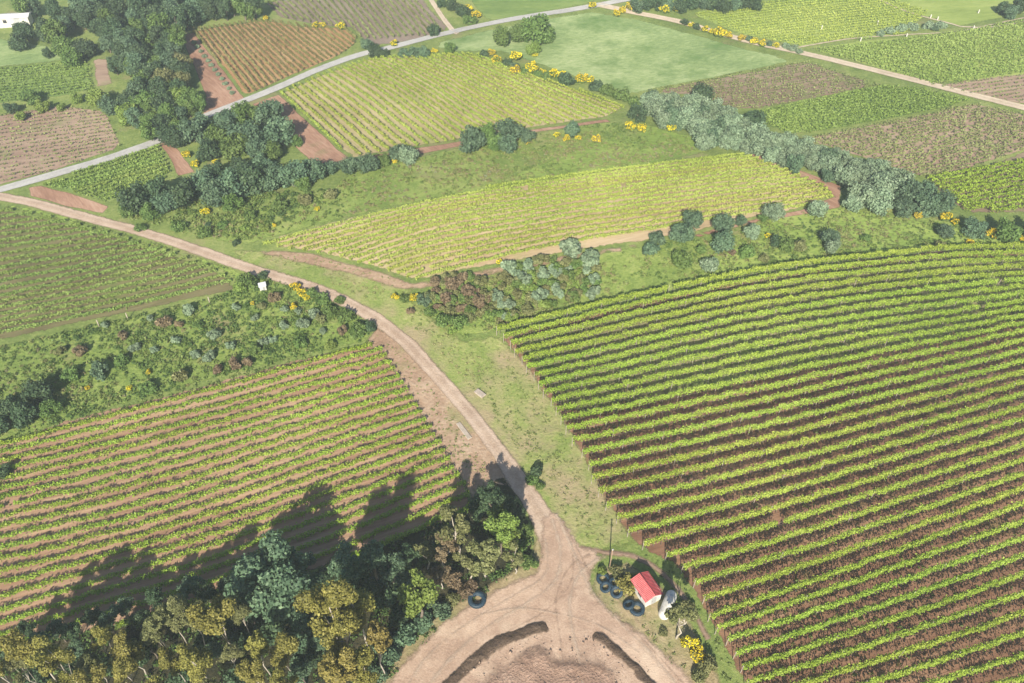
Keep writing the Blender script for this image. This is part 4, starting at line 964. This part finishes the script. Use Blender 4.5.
many('shrub', [(300, 640, 15, 'blue'), (315, 655, 13, 'dark'), (270, 630, 14, 'dark'), (240, 640, 12, 'dark'), (205, 640, 12, 'dark'), (140, 655, 12, 'dark'), (75, 670, 13, 'dark'), (35, 680, 13, 'dark'), (110, 665, 11, 'dark'), (180, 676, 13, 'dark'), (235, 680, 12, 'dark'), (300, 670, 12, 'blue'), (385, 595, 14, 'dark'), (400, 578, 13, 'blue'), (320, 620, 12, 'dark'), (305, 600, 12, 'dark'), (225, 628, 12, 'dark'), (455, 580, 10, 'rust'), (470, 588, 8, 'rust')], 'growing under the gum trees')
many('high', [(10, 650, 13, 'blue'), (25, 628, 11, 'dark'), (55, 628, 12, 'blue'), (92, 616, 13, 'dark'), (122, 606, 13, 'blue'), (155, 598, 14, 'dark'), (190, 584, 15, 'blue'), (240, 590, 14, 'blue'), (285, 640, 13, 'dark'), (320, 640, 13, 'blue'), (300, 670, 14, 'blue'), (345, 590, 13, 'dark'), (40, 640, 14, 'blue'), (70, 632, 14, 'dark'), (108, 622, 15, 'blue'), (140, 618, 14, 'dark'), (178, 602, 15, 'blue'), (205, 592, 15, 'dark'), (228, 585, 14, 'blue'), (250, 612, 15, 'dark'), (298, 620, 16, 'blue'), (312, 580, 15, 'blue'), (330, 575, 14, 'dark'), (305, 560, 13, 'blue'), (148, 645, 13, 'dark'), (215, 650, 14, 'blue'), (268, 600, 14, 'dark'), (75, 650, 13, 'blue')], 'amid the bottom left gums')
# round the shed
many('open', [(682, 619, 16, 'olive')], 'over the white tank beside the shed')
many('shrub', [(688, 606, 9, 'olive'), (627, 585, 11, 'gold'), (616, 572, 8, 'olive'), (602, 571, 5, 'light'), (708, 667, 10, 'olive'), (699, 676, 8, 'olive'), (664, 632, 5, 'olive'), (634, 577, 5, 'gold')], 'near the red-roofed shed')
many('broom', [(689, 643, 9, 'olive'), (697, 653, 8.5, 'olive'), (704, 661, 7, 'olive'), (628, 582, 5, 'olive')], 'near the red-roofed shed')
label_plants()

# low cover, each one a mass nobody could count
M_cov = leaf_mat('scrub_leaves', [(0, (.036, .070, .020)), (.3, (.082, .138, .032)), (.55, (.150, .205, .050)), (.75, (.195, .200, .075)), (.88, (.180, .140, .080)), (1, (.220, .265, .170))], var=0)
M_grs = leaf_mat('grass_blades', [(0, (.085, .130, .032)), (.4, (.150, .195, .055)), (.7, (.230, .235, .095)), (1, (.320, .270, .150))], var=0)
S1 = [(-140, 385), (0, 348), (90, 326), (190, 304), (238, 291), (262, 276), (300, 290), (345, 308), (374, 326), (368, 341), (260, 366), (140, 399), (14, 438), (-140, 470)]
S2 = [(196, 238), (190, 226), (260, 205), (330, 190), (350, 174), (420, 158), (520, 138), (600, 124), (640, 122), (700, 150), (640, 163), (560, 175), (480, 189), (400, 203), (330, 220), (250, 243)]
S3 = [(420, 290), (500, 274), (640, 250), (745, 228), (838, 210), (940, 222), (1040, 240), (1040, 248), (940, 250), (800, 266), (640, 298), (494, 331), (462, 338), (436, 318)]
cover('scrub', [(S1, 2.2, (.2, .75), 30, .22, (0, .72)), (S1, .7, (.2, .6), 26, .2, (.2, .95))], M_cov, 'tangled low scrub covering the left slope', 'scrub')
cover('scrub', [(S2, 1.6, (.2, .6), 22, .24, (.2, 1)), ([(120, 215), (250, 195), (330, 190), (330, 200), (250, 240), (200, 238)], 1.3, (.4, 1.0), 34, .28, (0, .7))], M_cov, 'low weedy growth covering the fallow strip', 'scrub')
cover('scrub', [(S3, 1.4, (.2, .7), 26, .24, (.15, .9)), ([(430, 300), (500, 274), (600, 262), (610, 290), (494, 331), (450, 330)], 1.2, (.3, .8), 30, .22, (.45, 1))], M_cov, 'low weedy growth covering the slope above the right vineyard', 'scrub')
VER = [(410, 296), (436, 320), (462, 342), (494, 336), (530, 378), (556, 420), (580, 460), (598, 500), (618, 530), (628, 546), (600, 546), (582, 534), (562, 510), (532, 468), (502, 428), (480, 398), (442, 356), (412, 326)]
VER2 = [(374, 332), (396, 349), (422, 376), (446, 404), (468, 436), (490, 468), (478, 500), (462, 476), (440, 440), (414, 394), (390, 354)]
cover('grass', [(VER, 2.6, (.1, .38), 14, .16, (.1, 1)), (VER2, 2.0, (.1, .35), 12, .15, (.3, 1)),
                ([(240, 253), (300, 254), (400, 280), (410, 296), (370, 302), (300, 270)], 2.0, (.1, .35), 12, .17, (.2, 1))], M_grs, 'dry tufted grass along the dirt road', 'grass')
cover('grass', [([(-20, 204), (60, 216), (140, 239), (220, 265), (262, 279), (240, 288), (222, 272), (120, 236), (0, 206)], 3, (.1, .4), 14, .18, (0, .7)),
                ([(596, 574), (610, 566), (640, 600), (670, 640), (705, 690), (690, 690), (640, 625), (604, 596)], 1.6, (.1, .4), 16, .15, (0, .7)),
                ([(640, 552), (672, 566), (690, 592), (706, 620), (724, 650), (750, 700), (735, 700), (705, 640), (680, 585)], 2.5, (.1, .4), 14, .16, (0, .6)),
                ([(-30, 444), (14, 440), (140, 401), (260, 368), (370, 341), (372, 346), (260, 373), (140, 406), (14, 446), (16, 510), (-30, 520)], 3.5, (.15, .5), 16, .18, (0, .5))], M_grs, 'green grass edging the vineyards and yard', 'grass')
cover('grass', [([(640, 124), (690, 135), (712, 150), (640, 165), (560, 176), (520, 178), (570, 152)], 1.0, (.15, .5), 14, .25, (0, .8)),
                ([(770, 217), (838, 208), (930, 224), (1040, 241), (1040, 247), (940, 249), (800, 264), (680, 288), (720, 255)], 1.2, (.15, .55), 16, .24, (0, .7))], M_grs, 'lush grass on the slopes by the silvery belt', 'grass')
cover('grass', [(F1, .28, (.1, .45), 12, .20, (0, .6))], M_grs, 'weeds between the rows of the right vineyard', 'grass')
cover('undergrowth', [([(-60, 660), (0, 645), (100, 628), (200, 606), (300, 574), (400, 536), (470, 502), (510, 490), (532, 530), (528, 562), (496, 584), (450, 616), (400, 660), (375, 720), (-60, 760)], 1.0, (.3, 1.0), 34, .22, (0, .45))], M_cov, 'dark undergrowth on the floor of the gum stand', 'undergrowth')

cover('weeds', [([(440, 690), (470, 660), (520, 636), (552, 622), (560, 640), (600, 640), (640, 668), (670, 720), (440, 720)], .8, (.06, .22), 8, .12, (.3, 1)),
                ([(500, 600), (560, 585), (600, 600), (650, 640), (690, 690), (640, 660), (560, 615), (470, 650), (420, 690), (400, 690), (450, 630)], .25, (.04, .16), 7, .11, (.5, 1))], M_grs, 'dry weeds scattered over the bare yard', 'weeds')
def stones(poly, dens):
    q = scatter(wpoly(poly), dens); n = len(q); r = .05 + .13 * R.random(n) ** 3
    b = np.array([(1, 0, .1), (-.5, .87, 0), (-.5, -.87, .1), (0, .1, .9), (.1, 0, -.6)])
    V = (b[None] * (1 + .5 * R.normal(size=(n, 5, 1))) * r[:, None, None]) + np.column_stack([q, gz(q[:, 0], q[:, 1]) + .24])[:, None, :]
    f = np.array([(0, 1, 3), (1, 2, 3), (2, 0, 3), (1, 0, 4), (2, 1, 4), (0, 2, 4)])
    L = (f[None] + 5 * np.arange(n)[:, None, None]).ravel()
    return np_mesh('rubble', V.reshape(-1, 3), np.full(n * 6, 3), L)
tag(link('rubble', stones([(430, 700), (470, 655), (520, 632), (560, 640), (600, 636), (645, 665), (690, 720)], 3.0), simple_mat('earth_clods', (.16, .105, .08), (.36, .27, .205), .8, .95)), 'clods and stones strewn in the middle of the yard', 'rubble', kind='stuff')
# =================================================================== BUILT THINGS
WHITE = simple_mat('white_paint', (.36, .345, .31), (.58, .57, .54), 1.8, .7)
def red_roof():
    m, nt, out = new_mat('red_roof_sheet')
    tc = N(nt, 'ShaderNodeTexCoord'); n = noise(nt, tc.outputs['Object'], 2.4, 5, .7); n2 = noise(nt, tc.outputs['Object'], 9, 3, .6)
    col = ramp(nt, [(.3, (.22, .030, .034)), (.55, (.34, .052, .058)), (.75, (.44, .12, .12))], n)
    col = mix(nt, col, (.26, .07, .06), math_(nt, 'MULTIPLY_ADD', n2, 5, -3.2, clamp=True))
    b = N(nt, 'ShaderNodeBsdfPrincipled'); nt.links.new(col, b.inputs['Base Color']); b.inputs['Roughness'].default_value = .6
    nt.links.new(b.outputs[0], out.inputs[0]); return m
RED = red_roof()
RUB = simple_mat('sky_tinted_rubber', (.008, .020, .034), (.022, .048, .072), 7, .55, bump=.3)  # black rubber with the blue sky reflection mixed into its colour
CONC = simple_mat('pale_concrete', (.25, .21, .17), (.37, .32, .27), 4, .9, bump=.2)
WOOD = simple_mat('pole_wood', (.16, .11, .075), (.28, .20, .14), 6, .9)
GREYM = simple_mat('grey_metal', (.30, .31, .32), (.46, .47, .48), 5, .5, .3)
DARKW = simple_mat('dark_window', (.02, .02, .022), (.05, .05, .055), 3, .25)

# shed with a red ridged roof
c0 = P(646.5, 588, 1.3); a0 = P(638, 571, 2.3); b0 = P(655.5, 597, 2.3)
rz = math.atan2(b0[1] - a0[1], b0[0] - a0[0])
sh = empty('shed', (c0[0], c0[1], c0[2]), rz, (.88, .88, .88))
tag(sh, 'small white shed with a faded red roof at the junction', 'shed')
SL, SWD, WH, RH = 3.5, 2.5, 1.95, 2.55
mb = MB(); t = .1
for y in (-1, 1): mb.box((0, y * (SWD / 2 - t / 2), WH / 2 - .1), (SL, t, WH + .2))
for x in (-1, 1):
    mb.box((x * (SL / 2 - t / 2), 0, WH / 2 - .1), (t, SWD - 2 * t - .004, WH + .2))
    x0, x1 = x * (SL / 2), x * (SL / 2 - t)
    w = SWD / 2 - t - .002
    mb.add([(x0, -w, WH), (x0, w, WH), (x0, 0, RH - .1), (x1, -w, WH), (x1, w, WH), (x1, 0, RH - .1)], [(0, 1, 2), (5, 4, 3), (0, 2, 5, 3), (1, 4, 5, 2), (0, 3, 4, 1)])
link('wall', mb.mesh('shed_wall'), WHITE, sh)
for side in (-1, 1):
    mb = MB(); nrib = 18; ov = .22; hl = SL / 2 + .18
    vs = []; fs = []
    for i in range(nrib * 4 + 1):
        x = -hl + 2 * hl * i / (nrib * 4); dz = .028 * math.sin(i * math.pi / 2)
        y1 = side * (SWD / 2 + ov); slope = (RH - WH) / (SWD / 2)
        vs += [(x, side * .0, RH + dz), (x, y1, RH - slope * abs(y1) + dz), (x, 0, RH - .03 + dz), (x, y1, RH - slope * abs(y1) - .03 + dz)]
    for i in range(nrib * 4):
        a = i * 4; b = a + 4
        f = [(a, b, b + 1, a + 1), (a + 2, a + 3, b + 3, b + 2), (a + 1, b + 1, b + 3, a + 3)]
        fs += f
    fs += [(0, 1, 3, 2), (len(vs) - 4, len(vs) - 2, len(vs) - 1, len(vs) - 3)]
    mb.add(vs, fs); link('roof', mb.mesh('roof_sheet'), RED, sh)
mb = MB(); mb.tube([(-SL / 2 - .2, 0, RH + .03), (SL / 2 + .2, 0, RH + .03)], [.07, .07], 8); link('ridge_cap', mb.mesh('ridge_cap', True), RED, sh)
mb = MB(); mb.box((SL / 2 + .012, .1, .9), (.05, .85, 1.75)); dr = link('door', mb.mesh('shed_door'), GREYM, sh)
mw = MB(); mw.box((.3, -SWD / 2 - .012, 1.25), (.7, .05, .6)); wn = link('window', mw.mesh('shed_window'), DARKW, sh)
mw = MB()
for q_ in ((.3, 1.58, .84, .07), (.3, .92, .84, .07)): mw.box((q_[0], -SWD / 2 - .03, q_[1]), (q_[2], .08, q_[3]))
link('frame', mw.mesh('window_frame'), GREYM, wn)
mb = MB(); mb.box((SL / 2 + .06, -.22, .95), (.05, .05, .14)); link('handle', mb.mesh('door_handle'), DARKW, dr)

# white tank lying beside the shed
ta = P(663, 617, .7); tb_ = P(672, 594, .7)
tk = empty('water_tank', ((ta[0] + tb_[0]) / 2, (ta[1] + tb_[1]) / 2, (ta[2] + tb_[2]) / 2), math.atan2(tb_[1] - ta[1], tb_[0] - ta[0]))
tag(tk, 'long white tank lying flat beside the shed, round ends', 'tank')
tl = math.hypot(tb_[0] - ta[0], tb_[1] - ta[1]) / 2 + .35; tr = .68
prof = [(tr * math.sin(a) if a > 0 else .001, -tl + tr - tr * math.cos(a)) for a in np.linspace(0, math.pi / 2, 8)]
prof += [(tr * .985, -tl / 3), (tr, -tl / 3 + .06), (tr, tl / 3 - .06), (tr * .985, tl / 3)]
prof += [(tr * math.cos(a) if a < 1.57 else .001, tl - tr + tr * math.sin(a)) for a in np.linspace(0, math.pi / 2, 8)]
mb = MB(); mb.lathe([(r, z) for r, z in prof], 28, axis='x', c=(0, 0, .84)); link('tank_body', mb.mesh('tank_body', True), WHITE, tk)
for s in (-1, 1):
    mb = MB(); mb.box((s * tl * .5, 0, .16), (.16, 1.1, .36)); link('cradle', mb.mesh('tank_cradle'), CONC, tk)
mb = MB(); mb.lathe([(.24, 1.47), (.24, 1.61), (.20, 1.65), (.001, 1.67)], 16, c=(tl * .45, 0, 0)); link('lid', mb.mesh('tank_lid', True), GREYM, tk)

# tyres
def tyre(px, py, rad, label, tilt=(0, 0), dz=0.0, h=None, grp='black tyres heaped beside the yard'):
    h = h or rad * .42
    x, y, z = P(px, py, h / 2)
    e = empty('tyre', (x, y, z + dz + .05), random.random() * 6, (1, 1, 1)); e.rotation_euler = (tilt[0], tilt[1], random.random() * 6)
    ri = rad * .56
    prof = [(ri, .12 * h), (ri * 1.04, .04 * h), (rad * .8, 0), (rad * .95, .06 * h), (rad, .2 * h), (rad * 1.01, .5 * h), (rad, .8 * h), (rad * .95, .94 * h), (rad * .8, h), (ri * 1.04, .96 * h), (ri, .88 * h), (ri * 1.12, .8 * h), (rad * .9, .72 * h), (rad * .9, .28 * h), (ri * 1.12, .2 * h)]
    mb = MB(); mb.lathe(prof, 30, True); link('casing', mb.mesh('tyre_casing', True), RUB, e)
    mb = MB()
    for k in range(26):
        a = 2 * math.pi * k / 26
        for s, zz in ((1, .3), (-1, .7)):
            aa = a + (.06 if s > 0 else .18)
            mb.box((math.cos(aa) * rad * 1.015, math.sin(aa) * rad * 1.015, zz * h), (.05, rad * .12, h * .36), aa)
    link('tread', mb.mesh('tyre_tread'), RUB, e)
    return tag(e, label, 'tyre', grp)
tyre(477, 600, 1.08, 'big lone dark tyre lying at the left edge of the yard', h=.55, grp='tyres lying round the yard')
tyre(603, 579, .80, 'black tyre at the far upper end of the heap, flat by weeds')
tyre(606, 588, .70, 'second black tyre from the upper end of the heap, slightly tilted', (.3, -.25), .2)
tyre(614, 584, .74, 'black tyre tucked behind the heap under the olive bush', (-.15, .25), .12)
tyre(617, 593, .78, 'black tyre in the middle of the heap, leaning on its neighbour', (.35, .2), .26)
tyre(629, 606, .72, 'black tyre second from the shed end of the heap', (.2, .38), .28)
tyre(637, 609, .90, 'largest black tyre of the heap, flat beside the shed wall')
# pole
def pole(px, py, hgt, label, lean=(0, 0)):
    x, y, z = P(px, py)
    e = empty('pole', (x, y, z))
    mb = MB(); mb.tube([(0, 0, -.5), (lean[0] * .5, lean[1] * .5, hgt * .5), (lean[0], lean[1], hgt)], [.08, .075, .06], 10); link('shaft', mb.mesh('pole_shaft', True), WOOD, e)
    mb = MB(); mb.lathe([(.11, hgt - .02), (.11, hgt + .05), (.001, hgt + .09)], 10, c=(lean[0], lean[1], 0)); link('cap', mb.mesh('pole_cap', True), GREYM, e)
    tag(e, label, 'pole')
pole(609, 570, 4.8, 'slim brown wooden pole standing by the tyre heap', (.05, 0))
# white box hut by the road
x, y, z = P(263, 288, .3)
hb = empty('hut', (x, y, z), .35, (.66, .66, .66)); tag(hb, 'tiny pale grey-white hut in the bushes beside the dirt road', 'hut')
mb = MB(); mb.box((0, 0, .7), (1.6, 1.3, 1.5)); link('wall', mb.mesh('hut_wall'), WHITE, hb)
mb = MB(); w2, l2 = .8, .98
mb.add([(-l2, -w2, 1.45), (l2, -w2, 1.45), (l2, w2, 1.68), (-l2, w2, 1.68), (-l2, -w2, 1.53), (l2, -w2, 1.53), (l2, w2, 1.76), (-l2, w2, 1.76)], [(3, 2, 1, 0), (4, 5, 6, 7), (0, 1, 5, 4), (1, 2, 6, 5), (2, 3, 7, 6), (3, 0, 4, 7)])
link('roof', mb.mesh('hut_roof'), simple_mat('hut_roof_sheet', (.40, .42, .44), (.54, .56, .58), 3, .5), hb)
mb = MB(); mb.box((.2, -.665, .65), (.6, .04, 1.2)); link('door', mb.mesh('hut_door'), GREYM, hb)
# concrete slabs
def slab(pa, pb, wd, hgt, label):
    a = P(*pa); b = P(*pb); L = math.hypot(b[0] - a[0], b[1] - a[1])
    m, = [bpy.data.meshes.new('concrete_slab')]
    mb = MB(); q = .04
    vs = [(x * (L / 2 - i), y * (wd / 2 - i), zz) for zz, i in ((-.2, 0), (hgt - q, 0), (hgt, q)) for x, y in ((-1, -1), (1, -1), (1, 1), (-1, 1))]
    fs = [(3, 2, 1, 0), (8, 9, 10, 11)] + [(k * 4 + i, k * 4 + (i + 1) % 4, k * 4 + 4 + (i + 1) % 4, k * 4 + 4 + i) for k in (0, 1) for i in range(4)]
    mb.add(vs, fs); o = link('concrete_slab', mb.mesh('concrete_slab'), CONC)
    o.location = ((a[0] + b[0]) / 2, (a[1] + b[1]) / 2, (a[2] + b[2]) / 2); o.rotation_euler = (0, 0, math.atan2(b[1] - a[1], b[0] - a[0]))
    tag(o, label, 'slab', 'pale slabs beside the road')
slab((476, 391), (484, 397), .9, .3, 'short pale concrete slab right of the dirt road')
slab((458, 423), (470, 439), .7, .15, 'long pale concrete slab left of the dirt road')
# long white roofs in the wood
def barn(px, py, L, wd, hgt, rz, label, roofm):
    x, y, z = P(px, py, hgt)
    e = empty('farm_building', (x, y, z), rz); tag(e, label, 'building')
    mb = MB(); mb.box((0, 0, hgt / 2 - .2), (L, wd, hgt + .4)); wl = link('wall', mb.mesh('barn_wall'), WHITE, e)
    mb = MB(); a, b, r = L / 2 + .3, wd / 2 + .3, hgt + wd * .16
    h0 = hgt + .02
    mb.add([(-a, -b, h0), (a, -b, h0), (a, b, h0), (-a, b, h0), (-a, 0, r), (a, 0, r)], [(0, 1, 5, 4), (2, 3, 4, 5), (0, 4, 3), (1, 2, 5), (3, 2, 1, 0)])
    link('roof', mb.mesh('barn_roof'), roofm, e)
    mb = MB(); mb.box((L * .2, -wd / 2 - .02, 1.1), (1.6, .06, 2.2)); link('door', mb.mesh('barn_door'), GREYM, e)
    for k in (-.35, -.1):
        mb = MB(); mb.box((L * k, -wd / 2 - .02, 1.6), (.9, .06, .8)); link('window', mb.mesh('barn_window'), DARKW, e)
PALER = simple_mat('pale_roof_sheet', (.42, .43, .44), (.58, .59, .60), 1.5, .6)
barn(9, 16, 10, 3.2, 2.4, .16, 'long low white-roofed building in the top left wood', PALER)
barn(85, 12, 3.6, 3.0, 2.2, .2, 'small pale-roofed outbuilding among the top left trees', PALER)
# white marker posts on the far fields
for i, (px, py) in enumerate([(822, 27), (878, 22), (861, 39), (907, 35), (931, 16), (938, 18), (979, 11), (974, 27), (1018, 4)]):
    x, y, z = P(px, py, .6)
    mb = MB(); mb.box((0, 0, .3), (.24, .24, 1.1)); mb.add([(-.15, -.15, .85), (.15, -.15, .85), (.15, .15, .85), (-.15, .15, .85), (0, 0, 1.05)], [(0, 1, 4), (1, 2, 4), (2, 3, 4), (3, 0, 4), (3, 2, 1, 0)])
    o = link('marker_post', mb.mesh('marker_post'), WHITE); o.location = (x, y, z)
    names = ['on the lime field, leftmost', 'in front of the short silvery bush row', 'left on the narrow track line', 'middle of the narrow track line', 'above the silvery bush row, left of a pair', 'above the silvery bush row, right of a pair', 'beside the top right corner trees', 'on the bank of the faint corner track', 'nearest the top right corner']
    tag(o, 'tiny white marker post ' + names[i], 'post', 'white marker posts on the far fields')
for i, (px, py, nm) in enumerate([(209, 301, 'nearest the tiny hut'), (127, 317, 'in the middle of the row edge'), (98, 324, 'farthest left at the field edge')]):
    x, y, z = P(px, py, .6)
    mb = MB(); mb.tube([(0, 0, -.3), (.03, 0, .7), (.05, .02, 1.5)], [.09, .085, .07], 8); o = link('field_post', mb.mesh('field_post', True), CONC); o.location = (x, y, z)
    tag(o, f'pale end post below the green left vineyard, {nm}', 'post', 'end posts below the green left vineyard')

# =================================================================== AIR, LIGHT, CAMERA
HAZE = .00037
mb = MB(); mb.box((0, 950, 46), (3200, 2700, 98)); hz = mb.mesh('haze')
m, nt, out = new_mat('haze_air')
pv = N(nt, 'ShaderNodeVolumePrincipled'); pv.inputs['Color'].default_value = (.78, .89, 1.0, 1); pv.inputs['Density'].default_value = HAZE
pv.inputs['Anisotropy'].default_value = .1
nt.links.new(pv.outputs[0], out.inputs['Volume'])
tag(link('haze', hz, m), 'thin pale haze over the fields', 'haze', kind='stuff')

EL, AZ = math.radians(33), math.radians(7.4)
d = Vector((math.sin(AZ) * math.cos(EL), math.cos(AZ) * math.cos(EL), -math.sin(EL)))
sl = bpy.data.lights.new('sun', 'SUN'); sl.energy = 5.0; sl.angle = math.radians(.55); sl.color = (1.0, .915, .77)
so = bpy.data.objects.new('sun', sl); COL.objects.link(so); so.rotation_euler = d.to_track_quat('-Z', 'Y').to_euler(); so.location = (-60, -150, 200)
w = bpy.data.worlds.new('World'); SC.world = w; w.use_nodes = True; nt = w.node_tree; nt.nodes.clear()
sk = nt.nodes.new('ShaderNodeTexSky'); sk.sky_type = 'NISHITA'; sk.sun_disc = False
sk.sun_elevation = EL; sk.sun_rotation = AZ + math.pi
bg = nt.nodes.new('ShaderNodeBackground'); bg.inputs[1].default_value = .068
wo = nt.nodes.new('ShaderNodeOutputWorld'); nt.links.new(sk.outputs[0], bg.inputs[0]); nt.links.new(bg.outputs[0], wo.inputs[0])

cd = bpy.data.cameras.new('camera'); cd.lens = LENS; cd.sensor_width = 36; cd.clip_start = .5; cd.clip_end = 6000
co = bpy.data.objects.new('camera', cd); COL.objects.link(co); co.location = (0, 0, ALT); co.rotation_euler = (math.pi / 2 - PITCH, 0, 0)
SC.camera = co
vs = SC.view_settings; vs.view_transform = 'Standard'; vs.look = 'None'; vs.exposure = 1.16; vs.gamma = 1; vs.use_curve_mapping = False
SC.render.engine = 'CYCLES'
SC.cycles.max_bounces = 6; SC.cycles.diffuse_bounces = 2; SC.cycles.transparent_max_bounces = 12; SC.cycles.volume_bounces = 1
SC.cycles.use_denoising = True
